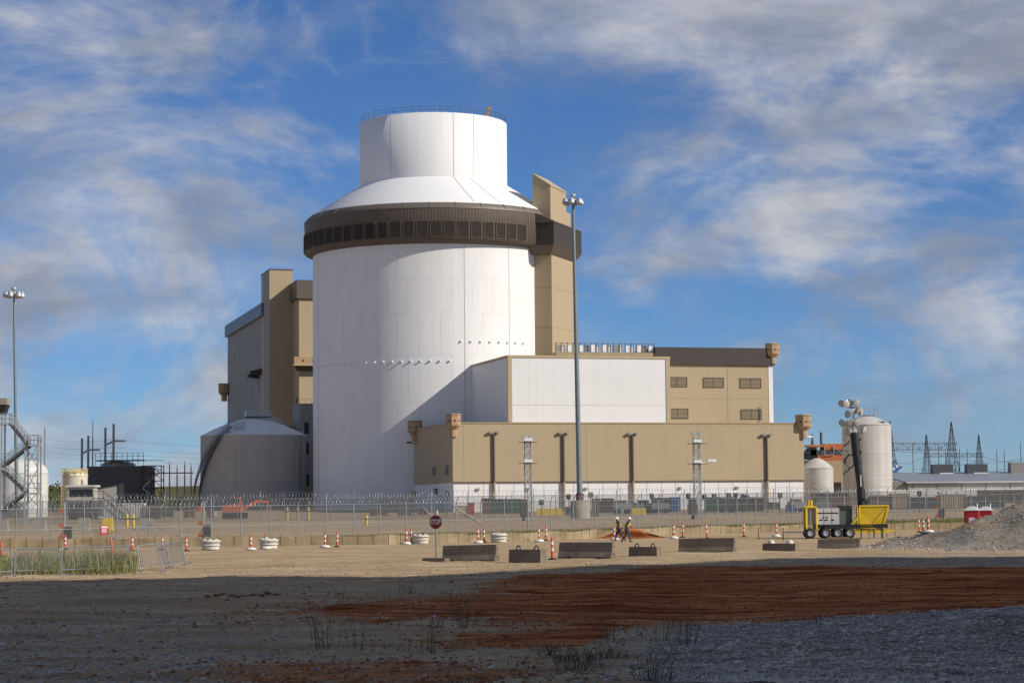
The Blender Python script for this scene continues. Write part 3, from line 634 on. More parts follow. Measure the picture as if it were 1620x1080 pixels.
# long grey-roofed shed right
a = at(1413, 800, 460); t = thing('long_shed', 'long low shed with grey metal roof below the switchyard pylons', 'building', (a.x, a.y, gz(a.x, a.y)))
zb, zr = at(1500, 763, 460).z-t.location.z, at(1500, 748, 490).z-t.location.z; ex = at(1413+24, 800, 460).x-a.x
bx('wall', 'shed_wall', t, ex, 60, 0, 55, 0, zb); bx('end_wall', 'grey_wall', t, .3, ex-.003, .8, 55, 0, zb+.3)
MB().hexa([(ex-.4, -.4, zb+.003), (60, -.4, zb+.003), (60, 30, zr), (-.2, 30, zr)], [(ex-.4, -.4, zb+.25), (60, -.4, zb+.25), (60, 30, zr+.25), (-.2, 30, zr+.25)]).build('roof', 'roof_grey', t)
for i in range(12): bx('pilaster', 'brown_band', t, ex+1+i*5.2, ex+1.15+i*5.2, -.05, .03, 0, zb-.2)
bx('canopy', 'dome_roof', t, ex+11, 60, -4, -.02, zb-1.6, zb-1.4); bx('gutter', 'tank_white', t, ex-.4, 60, -.6, -.41, zb-.05, zb+.2)
for px in (1499, 1553): u = at(px, 800, 487).x-a.x; bx('roof_fan', 'steel_dark', t, u-.4-3.3, u+1.3-.4, 24, 27, zr-.9, zr+1.9); bx('fan_curb', 'paper', t, u-2.2, u+.9, 23.9, 23.99, zr-.7, zr)
u = at(1610, 800, 487).x-a.x; bx('roof_unit', 'grey_wall', t, u-2, u+3, 24, 27, zr-.9, zr+2.2)
bx('white_base_wall', 'white_panel', t, -28, ex+10, -22, -21.6, 0, at(1400, 775, 438).z-t.location.z)
t, wd, h = shed('tan_annexe', 'plain tan building between the two pale tanks', 1302, 1342, 728, 415, 10, 'tan_plain')
bx('dark_opening', 'louvre_dark', t, .6, 3.6, -.03, .02, .4, h-4.2)
# orange crane house behind
a = at(1283, 728, 470); t = thing('orange_crane', 'orange mobile crane upperworks showing above the short grey tank', 'crane', (a.x, a.y, gz(a.x, a.y)))
g_ = a.z-t.location.z
MB().box(1.5, 7.8, 0, 4, g_, g_+1.1).box(3, 7.6, .2, 4, g_+2.3, g_+3.6).build('counterweight', 'orange_dull', t); MB().box(0, 7.5, .3, 4, g_+1.103, g_+2.297).build('engine_deck', 'steel_dark', t)
MB().hexa([(-2.2, .3, g_+.4), (1.2, .3, g_), (1.2, 3, g_), (-2.2, 3, g_+.4)], [(-.5, .3, g_+2.8), (1.4, .3, g_+2.9), (1.4, 3, g_+2.9), (-.5, 3, g_+2.8)]).build('cab', 'black', t)
MB().box(-.9, 2.9, .25, 3.1, g_+2.91, g_+3.4).build('cab_roof', 'orange_dull', t); MB().tube((2.6, 2, g_+2.3), (2.6, 2, g_+6.2), .3, n=6).build('exhaust', 'steel_dark', t)
MB().box(-3, 8, 0, 5, 0, g_-.003).build('carbody', 'dark_grey', t); MB().path([(3, 0, g_+3.2), (3, -.3, g_+1.2), (5, -.3, g_+1.2), (5, 0, g_+3.2), (7, -.2, g_+1.2)], .08, 4).build('handrail', 'galv', t)
MB().path([(-5.5, 0, g_+2.9), (0, 0, g_+3)], .1, 4).path([(-5.5, 0, g_+1.6), (0, 0, g_+1.6)], .1, 4).build('gantry', 'steel_dark', t)
a = at(1414, 738, 520); t = thing('blue_crane_boom', 'blue lattice crane boom tip with white panel beside tall tank', 'crane', (a.x, a.y, gz(a.x, a.y)))
g_ = a.z-t.location.z; m = MB(); d = Vector((math.cos(R(38)), 0, math.sin(R(38)))); nn = Vector((-d.z, 0, d.x))
o1 = Vector((-6, 0, g_-5))
m2 = MB()
for s in (-1, 1):
    for y in (0, 1.6): m2.tube(o1+nn*s+Vector((0, y, 0)), o1+nn*s+d*9.5+Vector((0, y, 0)), .17, n=4)
for i in range(9): m2.tube(o1+nn*(1 if i % 2 else -1)+d*i, o1+nn*(-1 if i % 2 else 1)+d*(i+1), .12, n=4)
m2.build('boom', 'blue', t); b1 = o1+d*4.6
MB().hexa([b1+nn*-.75+Vector((0, -.25, 0)), b1+d*4.4+nn*-.75+Vector((0, -.25, 0)), b1+d*4.4+nn*.5+Vector((0, -.25, 0)), b1+nn*.5+Vector((0, -.25, 0))], [b1+nn*-.75+Vector((0, -.2, 0)), b1+d*4.4+nn*-.75+Vector((0, -.2, 0)), b1+d*4.4+nn*.5+Vector((0, -.2, 0)), b1+nn*.5+Vector((0, -.2, 0))]).build('panel', 'blue', t)
m = MB()
for i in range(4):
    q0 = b1+d*(.4+i*1.05)+Vector((0, -.27, 0)); m.add([q0+nn*-.45, q0+d*.6+nn*-.45, q0+d*.7+nn*.25, q0+d*.1+nn*.25], [(0, 1, 2, 3)])
m.build('white_marks', 'paper', t); MB().tube((-4, .8, 0), o1+d*1, .25, n=6).build('mast', 'blue', t)
# pylons and bus gantries
def pylon(px, pyt, Y, wb_, pyk=None, label='', name='lattice_pylon'):
    a = at(px, 800, Y); z0 = gz(a.x, a.y); h = at(px, pyt, Y).z-z0; t = thing(name, label, 'pylon', (a.x, a.y, z0), R(10), 'switchyard pylons')
    hk = h*.5; MB().lattice(wb_, wb_*.62, 0, hk, 5, .11, .07).build('lower_frame', 'steel_dark', t); MB().lattice(wb_*.55, .08, hk+.01, h, 6, .09, .055).build('upper_frame', 'steel_dark', t); return t
pylon(1508, 667, 640, 2.3, label='tallest lattice pylon, carrying both bus gantries over the grey roof')
pylon(1468, 687, 700, 1.8, label='shorter lattice pylon supporting the lower bus gantry end nearest the pale tank')
pylon(1551, 687, 700, 1.8, label='shorter lattice pylon at the far end of the lower bus gantry')
pylon(1411, 666, 640, 2.0, label='lattice pylon half hidden behind the tall pale tank')
pylon(1287, 686, 760, 1.6, label='distant lattice pylon above the orange crane')
def gantry(px0, px1, pyt, pyb, Y, label):
    a, b = at(px0, pyb, Y), at(px1, pyb, Y); h = at(px0, pyt, Y).z-a.z; Lg = b.x-a.x; t = thing('bus_gantry', label, 'gantry', (a.x, a.y, a.z)); m = MB()
    for z in (0, h):
        for y in (0, 1.4): m.tube((0, y, z), (Lg, y, z+(b.z-a.z)), .11, n=4)
    k = max(5, int(Lg/1.6))
    for i in range(k):
        z0, z1 = (0, h) if i % 2 else (h, 0); m.tube((Lg*i/k, 0, z0), (Lg*(i+1)/k, 0, z1), .08, n=4); m.tube((Lg*i/k, 0, 0), (Lg*i/k, 0, h), .07, n=4)
    m.build('truss', 'steel_dark', t)
gantry(1411, 1515, 701, 711, 640, 'upper lattice beam between the half hidden pylon and the tallest pylon')
gantry(1464, 1556, 717, 722, 700, 'lower lattice beam joining the two shorter pylons')
def spole(px, pyt, Y, label, r=.16, mat='steel_dark', group='slim poles of the switchyard', arm=0):
    a = at(px, 800, Y); z0 = gz(a.x, a.y); h = at(px, pyt, Y).z-z0
    t = thing('utility_pole', label, 'pole', (a.x, a.y, z0), 0, group); MB().tube((0, 0, 0), (0, 0, h), r, r*.6, n=6).build('pole', mat, t)
    MB().tube((0, 0, h), (0, 0, h+.8), r*.3, n=4).build('tip', mat, t); return t, h
for px, py in ((1446, 704), (1487, 703), (1498, 712), (1520, 711), (1532, 711), (1579, 713), (1591, 713), (1617, 702)): spole(px, py, 620, 'slim dark pole among the pylons right of the tall pale tank')
wire = thing('power_lines', 'thin sagging power lines strung between switchyard pylons and poles', 'wires', at(1411, 720, 640)); O = wire.location.copy()
for (p0, p1, p2, p3, Y) in ((1411, 712, 1508, 700, 640), (1508, 722, 1620, 724, 640), (1551, 721, 1640, 723, 690), (1411, 730, 1468, 718, 660), (1468, 728, 1551, 728, 690), (1446, 741, 1620, 737, 640)):
    A, B = at(p0, p1, Y)-O, at(p2, p3, Y)-O; pts = [A.lerp(B, i/10)+Vector((0, 0, -1.6*math.sin(math.pi*i/10))) for i in range(11)]; MB().path(pts, .05, 3).build('wire', 'steel_dark', wire)
# left H-frames and poles
def hframe(pxa, pxb, pyta, pytb, pyc, Y, label):
    a, b = at(pxa, 800, Y), at(pxb, 800, Y); z0 = gz(a.x, a.y); t = thing('h_frame', label, 'pole', (a.x, a.y, z0), 0, 'take-off poles behind the dark clad building'); d = b.x-a.x
    MB().tube((0, 0, 0), (0, 0, at(pxa, pyta, Y).z-z0), .32, .26, n=8).build('pole', 'steel', t); MB().tube((d, 0, 0), (d, 0, at(pxb, pytb, Y).z-z0), .32, .26, n=8).build('pole', 'steel', t)
    zc = at(pxa, pyc, Y).z-z0; MB().tube((0, 0, zc-.5), (d, 0, zc+.3), .2, n=6).build('crossbeam', 'steel', t); zc2 = zc+.4
    MB().box(d, d+2.6, -.2, .2, zc2-.25, zc2+.15).build('insulator_arm', 'steel', t)
hframe(129, 139, 693, 689, 714, 480, 'shorter twin pole frame behind the cream tank')
hframe(166, 179, 676, 670, 700, 480, 'taller twin pole frame above the dark clad building')
for px, py, l_ in ((146, 668, 'single slim steel pole between the twin pole frames'), (70, 678, 'single slim steel pole behind the white tank'), (268, 735, 'slim steel pole with crossbar in front of the far hill'), (292, 734, 'slim steel pole with crossbar beside the domed tank'), (280, 740, 'short white pole standing before the far hill trees'), (302, 738, 'slim pole nearest the domed tank foot')):
    spole(px, py, 470, l_, .22, 'steel', 'slim poles near the left tanks')
a = at(257, 748, 470); t = thing('crossbar', 'horizontal bar strung between slim poles before the hill', 'bar', a); MB().tube((0, 0, 0), (at(306, 748, 470).x-a.x, 0, 0), .14, n=5).build('bar', 'steel', t)
wire = thing('transmission_wires', 'thin transmission wires crossing the sky behind the dark clad building', 'wires', at(180, 690, 480)); O = wire.location.copy()
for y0, y1 in ((695, 700), (707, 712), (716, 718), (722, 730)):
    for A, B in ((at(40, y0-8, 480), at(180, y0, 480)), (at(180, y0, 480), at(420, y1, 480))):
        A, B = A-O, B-O; MB().path([A.lerp(B, i/8)+Vector((0, 0, -1*math.sin(math.pi*i/8))) for i in range(9)], .02, 3).build("wire", "steel", wire)

# ------------------------------------------------------------------ distant trees
def foliage(m, c, rx, ry, rz2, n, s):
    for _ in range(n):
        while 1:
            p = Vector((random.uniform(-1, 1), random.uniform(-1, 1), random.uniform(-1, 1)))
            if p.length < 1 and p.length > .35: break
        k = 1+.35*nz(p.x*3+c[0], p.y*3+p.z*3, .9, 3); p = Vector((c[0]+p.x*rx*k, c[1]+p.y*ry*k, c[2]+p.z*rz2*k))
        a, b = Vector((random.gauss(0, 1), random.gauss(0, 1), random.gauss(0, 1))).normalized()*s, Vector((random.gauss(0, 1), random.gauss(0, 1), random.gauss(0, 1))).normalized()*s
        m.add([p-a, p-b, p+a, p+b], [(0, 1, 2, 3)])
m = MB()
for i in range(90):
    x = -330+i*4.6+random.uniform(-2, 2); y = random.uniform(690, 760); h = random.uniform(3.5, 6.5)*(1.25 if -170 < x < -140 else .85); foliage(m, (x, y, 2.4+h*.55), 3.4, 3.4, h*.6, 110, .5)
tag(m.build('woodland', 'leaf'), 'dark green line of trees at the foot of the far hill', 'trees', kind='stuff')

# ------------------------------------------------------------------ stair tower at the far left
a = at(4, 800, 250); t = thing('steel_stair_tower', 'galvanised steel stair tower with zigzag flights before the white tank', 'stair', (a.x, a.y, gz(a.x, a.y)))
def lp(px, py, dy=0): p = at(px, py, 250); return Vector((p.x-a.x, dy, p.z-t.location.z))
for px, pyt in ((3, 655), (-14, 655), (40, 697), (60, 690)):
    for dy in (0, 1.6): p = lp(px, pyt); MB().tube((p.x, dy, 0), (p.x, dy, p.z), .13, n=4).build('column', 'galv', t)
for p0, y0, p1, y1 in ((15, 670, 44, 706), (44, 706, 3, 738), (3, 744, 40, 779), (40, 779, 3, 808)):
    A, B = lp(p0, y0), lp(p1, y1); f = MB()
    for dy in (0, 1.3): f.tube(A+Vector((0, dy, 0)), B+Vector((0, dy, 0)), .17, n=4)
    for i in range(13): p = A.lerp(B, i/12); f.box(p.x-.16, p.x+.16, 0, 1.3, p.z-.03, p.z+.03)
    fo = f.build('flight', 'steel_dark', t); rr_ = MB()
    for dy in (0, 1.3):
        rr_ = MB()
        for dz in (.55, 1.1): rr_.tube(A+Vector((0, dy, dz)), B+Vector((0, dy, dz)), .045, n=4)
        for i in range(7): p = A.lerp(B, i/6)+Vector((0, dy, 0)); rr_.tube(p, p+Vector((0, 0, 1.1)), .04, n=4)
        rr_.build('handrail', 'galv', fo)
for p0, p1, py in ((-14, 18, 669), (38, 62, 703), (-14, 6, 741), (38, 62, 779)):
    A, B = lp(p0, py), lp(p1, py); pf = MB().box(A.x, B.x, -.1, 1.7, A.z-.2, A.z).build('landing', 'galv', t); rr_ = MB()
    for z in (.55, 1.1): rr_.path([(A.x, -.1, A.z+z), (B.x, -.1, A.z+z), (B.x, 1.7, A.z+z), (A.x, 1.7, A.z+z)], .045, 4)
    for i in range(4): rr_.tube((A.x+(B.x-A.x)*i/3, -.1, A.z), (A.x+(B.x-A.x)*i/3, -.1, A.z+1.1), .04, n=4)
    rr_.build('handrail', 'galv', pf)
for y0, y1 in ((703, 740), (740, 779), (779, 800)):
    MB().tube(lp(40, y0), lp(60, y1), .06, n=4).tube(lp(60, y0), lp(40, y1), .06, n=4).build('brace', 'galv', t)
for py in (726, 752): A, B = lp(40, py), lp(60, py); MB().tube(A, B, .1, n=4).build('girt', 'galv', t)
p = lp(-5, 640); g1 = MB().box(p.x-1.2, p.x+1.25, -.3, 1.8, p.z, p.z+.75).build('lookout_cap', 'grey_wall', t); MB().hexa([(p.x-.8, 0, p.z-1.1), (p.x+.8, 0, p.z-1.1), (p.x+.8, 1.5, p.z-1.1), (p.x-.8, 1.5, p.z-1.1)], [(p.x-1.1, -.2, p.z-.003), (p.x+1.15, -.2, p.z-.003), (p.x+1.15, 1.7, p.z-.003), (p.x-1.1, 1.7, p.z-.003)]).build('lookout_body', 'black', t)

# ------------------------------------------------------------------ high-mast lights
def highmast(pxb, pyb, pxt, pyt, Y, rb_, label, pedestal):
    b = at(pxb, pyb, Y); b.z = gz(b.x, b.y); top = at(pxt, pyt, Y)-b; t = thing('high_mast_light', label, 'light pole', b, 0, 'high mast lights')
    z0 = 2.3 if pedestal else 0; f = z0/top.z
    MB().tube(top*f, top, rb_, rb_*.5, n=14).build('pole', 'pole_green', t)
    if pedestal: MB().lathe([(1.25, -.2), (1.25, 2.2), (1.1, 2.3), (0, 2.3)], 20).build('pedestal', 'concrete', t); MB().tube(top*f, top*f+Vector((0, 0, .9)), rb_+.15, n=14).build('base_sleeve', 'maroon', t)
    MB().lathe([(.55, -.1), (.6, .1), (.2, .35), (0, .5)], 12).build('head_frame', 'galv', t, top)
    for i in range(6):
        a = i*math.pi/3+.3; d = Vector((math.cos(a), math.sin(a), 0)); m = MB(); m.tube(d*.4, d*1.0, .06, n=4); c = d*1.05
        o = m.build('arm', 'galv', t, top)
        MB().lathe([(.1, .42), (.28, .3), (.4, -.1), (.43, -.28)], 12, c=(c.x, c.y)).build('lamp_hood', 'galv', o); MB().lathe([(.42, -.27), (.3, -.42), (0, -.5)], 12, c=(c.x, c.y)).build('lens', 'lamp_glass', o)
    MB().lathe([(.1, .5), (.35, .65), (.35, .9), (0, 1.05)], 12).build('cap', 'galv', t, top)
highmast(918, 826, 906.5, 319, 275, .37, 'tall grey high mast light rising from concrete pedestal before the white block', True)
highmast(27, 815, 22, 466, 285, .28, 'slim high mast light standing by the white tank and stair tower', False)
# lattice camera masts
def cammast(px, pyb, pyt, Y, label, variant):
    b = at(px, pyb, Y); b.z = gz(b.x, b.y); h = at(px, pyt, Y).z-b.z; t = thing('camera_mast', label, 'mast', b, R(8), 'lattice camera masts inside the fence')
    MB().lattice(.42, .36, 0, h, int(h/1.0), .055, .03).build('lattice', 'galv', t)
    for z in ((h*.72, h*.985) if not variant else (h*.68, h*.93)):
        p = MB().box(-1.1, 1.1, -.5, .5, z-.06, z).build('platform', 'steel_dark', t); s = -1 if not variant else 1
        MB().box(-.5, .5, -.65, -.3, z+.1, z+.45).box(-.15, .15, -.2, .2, z, z+.6).build('camera', 'paper', p)
    if variant: MB().tube((0, -.4, h*.68), (1.9, -.4, h*.7), .06, n=4).box(1.2, 2.3, -.6, -.2, h*.7, h*.7+.35).build('long_camera', 'paper', t)
    MB().box(-1.0, -.2, -.5, .3, .5, 2.6).build('cabinet', 'dark_grey', t); MB().tube((-.6, 0, 0), (-.6, 0, .5), .2, n=5).build('cabinet_leg', 'dark_grey', t)
    for s in (-.4, .4): MB().tube((s, 0, h), (s, 0, h+.5), .05, n=4).box(s-.25, s+.25, -.3, .2, h+.35, h+.65).build('floodlight', 'galv', t)
cammast(836, 829, 697, 262, 'galvanised lattice camera mast next to the green skips', False)
cammast(1104, 826, 692, 262, 'galvanised lattice camera mast with long camera arm between container groups', True)

# ------------------------------------------------------------------ fences
def fence(A, B, H, label, name, coil_r, rails, step=3.05, spring=True, coil_t=.014):
    A, B = Vector(A), Vector(B); Lg = (B-A).length; ang = math.atan2(B.y-A.y, B.x-A.x); d = (B-A)/Lg; t = thing(name, label, 'fence', (A.x, A.y, 0), ang)
    gl = lambda s: gz(A.x+d.x*s, A.y+d.y*s); n = int(Lg/step); P0 = None
    for i in range(n+1):
        s = i*step; tall = (i % 4 == 0); z = gl(s); hh = H+(1.0 if tall else .55)
        key = (tall,)
        if not hasattr(fence, 'c'): fence.c = {}
        kk = (name, tall)
        if kk not in fence.c: m = MB(); m.tube((0, 0, -.2), (0, 0, H), .05, n=5); m.tube((0, 0, H), (0, -.3 if not tall else 0, hh), .04, n=4); fence.c[kk] = m.build('post', 'steel', t); o = fence.c[kk]
        else: o = fence.c[kk].copy(); col.objects.link(o)
        o.location = (s, 0, z)
    m = MB(); k = int(Lg/6); vv = []
    for i in range(k+1): s = Lg*i/k; vv += [(s, .03, gl(s)+.02), (s, .03, gl(s)+H)]
    m.add(vv, [(2*i, 2*i+2, 2*i+3, 2*i+1) for i in range(k)]).build('chain_link', 'chain_link', t)
    for h in rails: MB().path([(Lg*i/k, 0, gl(Lg*i/k)+h) for i in range(k+1)], .03, 4).build('rail', 'steel', t)
    m = MB(); seg = 9; turns = int(Lg/.42); pts = []
    for i in range(turns*seg+1):
        a_ = 2*math.pi*i/seg; s = Lg*i/(turns*seg); pts.append((s, -.1+coil_r*math.cos(a_)+random.uniform(-.03, .03), gl(s)+H+coil_r*.9+coil_r*math.sin(a_)+.06*math.sin(i*.013)))
    m.path(pts, coil_t, 3); m.build('razor_wire', 'steel', t); return t
dAB = (FB-FA)
fence(FA-dAB*.12, FB+dAB*.15, 2.75, 'long outer chain-link fence topped with razor wire beside the grass strip', 'outer_fence', .3, (1.15, 2.75))
fence((FA.x-40, 262), (FB.x+45, 318), 2.9, 'inner chain-link fence with thick razor wire nearest the containers', 'inner_fence', .42, (1.4, 2.9), coil_t=.016)
for px, py, Y in ((14, 800, 262), (135, 806, 272), (625, 799, 284)):
    a = at(px, py, Y); t = thing('screen_panel', 'dark grey privacy screen hung on the inner fence', 'screen', (a.x, a.y-.6, gz(a.x, a.y)), R(24), 'privacy screens on the inner fence')
    MB().box(-2.4, 2.4, 0, .04, .9, 2.8).build('screen', 'privacy', t)
    for s in (-2.4, 2.4): MB().tube((s, .05, 0), (s, .05, 2.9), .05, n=4).build('post', 'steel', t)
p = at(165, 838, FENCE_Y(-30)-.3); f0 = FENCE_Y(p.x)-.15; p = at(165, 838, f0)
t = thing('warning_sign', 'dark red warning sign with white lines fixed to the outer fence', 'sign', p, math.atan2(dAB.y, dAB.x))
MB().box(-.38, .38, -.02, .02, -.36, .36).build('plate', 'warn_red', t); m = MB(); m.box(-.3, .3, -.03, -.021, .17, .29)
for z in (.06, -.03, -.12, -.21): m.box(-.26, .26*random.uniform(.6, 1), -.03, -.021, z, z+.035)
m.build('lettering', 'paper', t)
p = at(232, 829, FENCE_Y(-28)-.2); t = thing('notice_board', 'grey blank notice board on the outer fence gate', 'sign', p, math.atan2(dAB.y, dAB.x)); MB().box(-.65, .65, -.02, .02, -.5, .45).build('plate', 'grey_wall', t)
MB().box(-.68, .68, -.01, .03, .45, .5).build('frame', 'steel', t)
m = MB()
# fence gate braces
for (x0, y0, x1, y1) in ((180, 852, 225, 830), (238, 830, 290, 850), (670, 803, 684, 817), (718, 801, 762, 827)):
    A = at(x0, y0, FENCE_Y(at(x0, 800, 190).x)-.2); A = at(x0, y0, FENCE_Y(A.x)-.2); B = at(x1, y1, FENCE_Y(A.x)-.2); B = at(x1, y1, FENCE_Y(B.x)-.2)
    t = thing('fence_brace', 'slanting tube brace leaning on the outer fence', 'brace', A, 0, 'slanting braces of the outer fence'); MB().tube((0, 0, 0), B-A, .05, n=5).build('tube', 'galv', t); MB().box(-.08, .08, -.08, .08, -.08, .08).build('clamp', 'steel', t)
# detection posts
for px, py, Y in ((102, 856, 176), (322, 852, 180), (1486, 826, 250)):
    g = gp(px, py) if px < 1000 else at(px, py, Y); g.z = gz(g.x, g.y); t = thing('detector_post', {102: 'detector post with orange discs near the raised cabin', 322: 'detector post with red disc before the domed tank', 1486: 'detector post with orange discs next to the red toilets'}[px], 'post', g, 0, 'perimeter detector posts')
    h = 2.9; MB().tube((0, 0, 0), (0, 0, h), .09, n=6).build('post', 'galv', t); MB().box(.1, .6, -.15, .15, .2, 1.2).build('cabinet', 'dark_grey', t); MB().box(-.12, .12, -.12, .12, h, h+.25).build('cap', 'galv', t)
    for z in (.35, 1.3, 2.5): MB().tube((-.25, -.05, z), (-.25, -.22, z), .22, n=10).build('disc', 'orange_dull', t)
    m = MB()
    for s in (-1, 1): m.tube((0, 0, 1.0), (s*.55, 0, 0), .04, n=4)
    m.build('leg', 'steel_dark', t)

# ------------------------------------------------------------------ containers, skips, yard things
def container(px0, px1, pyt, Y, mat, label, lid=None, name='skip_container', depth=2.4):
    a, b = at(px0, 800, Y), at(px1, 800, Y); z0 = gz(a.x, a.y); h = at(px0, pyt, Y).z-z0; wd = b.x-a.x-.05; t = thing(name, label, 'container', (a.x, a.y, z0), R(2))
    m = MB(); n = max(3, int(wd/.35)); vs_ = []
    for i in range(n+1):
        x = wd*i/n
        for dx, dy in ((.0, 0), (wd/n*.4, 0), (wd/n*.5, .09), (wd/n*.9, .09)):
            if x+dx <= wd: vs_.append((x+dx, dy))
    poly = vs_+[(wd, depth), (0, depth)]; m.prism(poly, .15, h-.12).build('body', mat, t)
    bx('top_rail', mat, t, -.04, wd+.04, -.06, depth, h-.117, h); bx('bottom_rail', 'steel_dark', t, 0, wd, -.05, depth, 0, .147)
    for x in (-.03, wd-.1): bx('corner_post', mat, t, x, x+.13, -.07, .0, .15, h-.12)
    if lid: bx('lid', lid, t, -.08, wd+.08, -.15, depth, h+.003, h+.12)
    return t
Y0 = 322
for px0, px1, pyt, mat, lab, lid in ((763, 778, 789, 'brown', 'rusty brown skip with dark rim at the end of the green skips', 'dark_grey'), (778, 802, 790, 'green_grey', 'dark green skip with blue lid between brown and bright green skips', 'blue'), (802, 828, 789, 'green', 'bright green skip next to the lattice camera mast', None),
    (1033, 1062, 787, 'dark_grey', 'dark grey container coupled to the blue one', None), (1062, 1077, 786, 'blue', 'bright blue container beside the dark grey one', None), (1118, 1141, 786, 'green', 'green container next to the brown container', None), (1141, 1160, 786, 'brown', 'plain brown container between green containers', None),
    (1160, 1173, 788, 'green_grey', 'grey-green narrow container beside the brown one', None), (1173, 1196, 786, 'dark_grey', 'charcoal container next to the maroon one', None), (1196, 1209, 786, 'maroon', 'maroon narrow container at the end of the row', None),
    (1287, 1345, 781, 'brown', 'long brown container row behind the yellow trailer', 'dark_grey'), (1378, 1412, 783, 'brown', 'weathered brown container near the tall pale tank foot', None), (1412, 1440, 780, 'tan_plain', 'tan slatted container in front of the grey-roofed shed', None), (1440, 1490, 786, 'dark_grey', 'dark container behind the perimeter detector post', None), (1490, 1530, 781, 'tan_plain', 'sand coloured container behind the red toilets', None), (1530, 1590, 784, 'green_grey', 'long grey-green container behind the stone heap', None),
    (938, 972, 788, 'maroon', 'small maroon tank trailer body near the pedestal', None)):
    container(px0, px1, pyt, Y0 if px0 < 1250 else 330, mat, lab, lid)
container(160, 228, 796, 300, 'tank_white', 'white site container below the lean-to shed', None, 'site_container'); container(228, 253, 799, 300, 'grey_wall', 'pale grey site container beside the white one', None, 'site_container')
for px0, px1, pyt, Y, mat, lab in ((848, 890, 804, 300, 'yellow', 'yellow concrete barrier behind the fence by the pedestal'), (1000, 1022, 803, 300, 'yellow', 'yellow concrete barrier next to the dark grey container'), (1215, 1236, 806, 300, 'tan_plain', 'tan concrete barrier by the maroon container'), (122, 142, 819, 225, 'concrete', 'pale concrete block behind the fence near the cabin'), (161, 178, 819, 225, 'yellow', 'yellow concrete block behind the fence beside the warning sign'), (0, 12, 822, 225, 'concrete', 'pale concrete block at the foot of the stair tower'), (50, 72, 822, 225, 'concrete', 'pale concrete block behind the fence before the white tank')):
    a, b = at(px0, 800, Y), at(px1, 800, Y); z0 = gz(a.x, a.y); h = max(.6, at(px0, pyt, Y).z-z0); wd = b.x-a.x; t = thing('concrete_block', lab, 'barrier', (a.x, a.y, z0))
    MB().hexa([(0, 0, 0), (wd, 0, 0), (wd, .8, 0), (0, .8, 0)], [(.05, .2, h), (wd-.05, .2, h), (wd-.05, .6, h), (.05, .6, h)]).build('block', mat, t)
    for u in (.25, .75): MB().path([(wd*u-.12, .4, h), (wd*u, .4, h+.18), (wd*u+.12, .4, h)], .03, 4).build('lifting_loop', 'steel', t)
def bollard(px, py0, py1, Y, mat, lab, grp):
    a = at(px, py1, Y); a.z = gz(a.x, a.y); h = at(px, py0, Y).z-a.z; t = thing('bollard', lab, 'bollard', a, 0, grp); MB().lathe([(.16, 0), (.16, h-.12), (.1, h), (0, h+.03)], 12).build('post', mat, t); MB().lathe([(.165, h*.6), (.165, h*.7)], 12).build('band', 'black', t)
for px in (454.5, 471, 488): bollard(px, 802, 818, 285, 'yellow', 'yellow bollard before the white reactor cylinder foot', 'yellow bollards by the reactor')
for px in (201, 211): bollard(px, 813, 830, 240, 'yellow', 'yellow bollard beside the white site container', 'yellow bollards by the site containers')
bollard(580, 815, 826, 240, 'yellow', 'fat yellow marker standing alone on the gravel lane', None)
bx_ = at(944, 815, 285); container(938, 947, 795, 290, 'tan_plain', 'small tan cabinet beside the high mast pedestal', None, 'cabinet', .8)
for px, pyt, py in ((900, 781, 812), (935, 778, 812), (857, 790, 812), (1031, 780, 812), (1089, 780, 814), (1115, 782, 812), (1130, 781, 812), (1153, 779, 812), (1164, 779, 812), (1175, 781, 812), (1181, 782, 812), (1234, 779, 812), (691, 772, 812), (708, 776, 812), (655, 776, 814), (1455, 776, 808)):
    a = at(px, py, 296); a.z = gz(a.x, a.y); h = at(px, pyt, 296).z-a.z
    t = thing('sensor_post', 'slim dark post with sensor head inside the fence', 'post', a, random.uniform(-.6, .6), 'sensor posts inside the fence'); MB().tube((0, 0, 0), (0, 0, h), .07, n=5).build('post', 'steel_dark', t); MB().box(-.24, .24, -.2, .2, h-.75, h).box(-.3, .3, -.25, -.2, h-.7, h-.1).build('head', 'dark_grey', t)
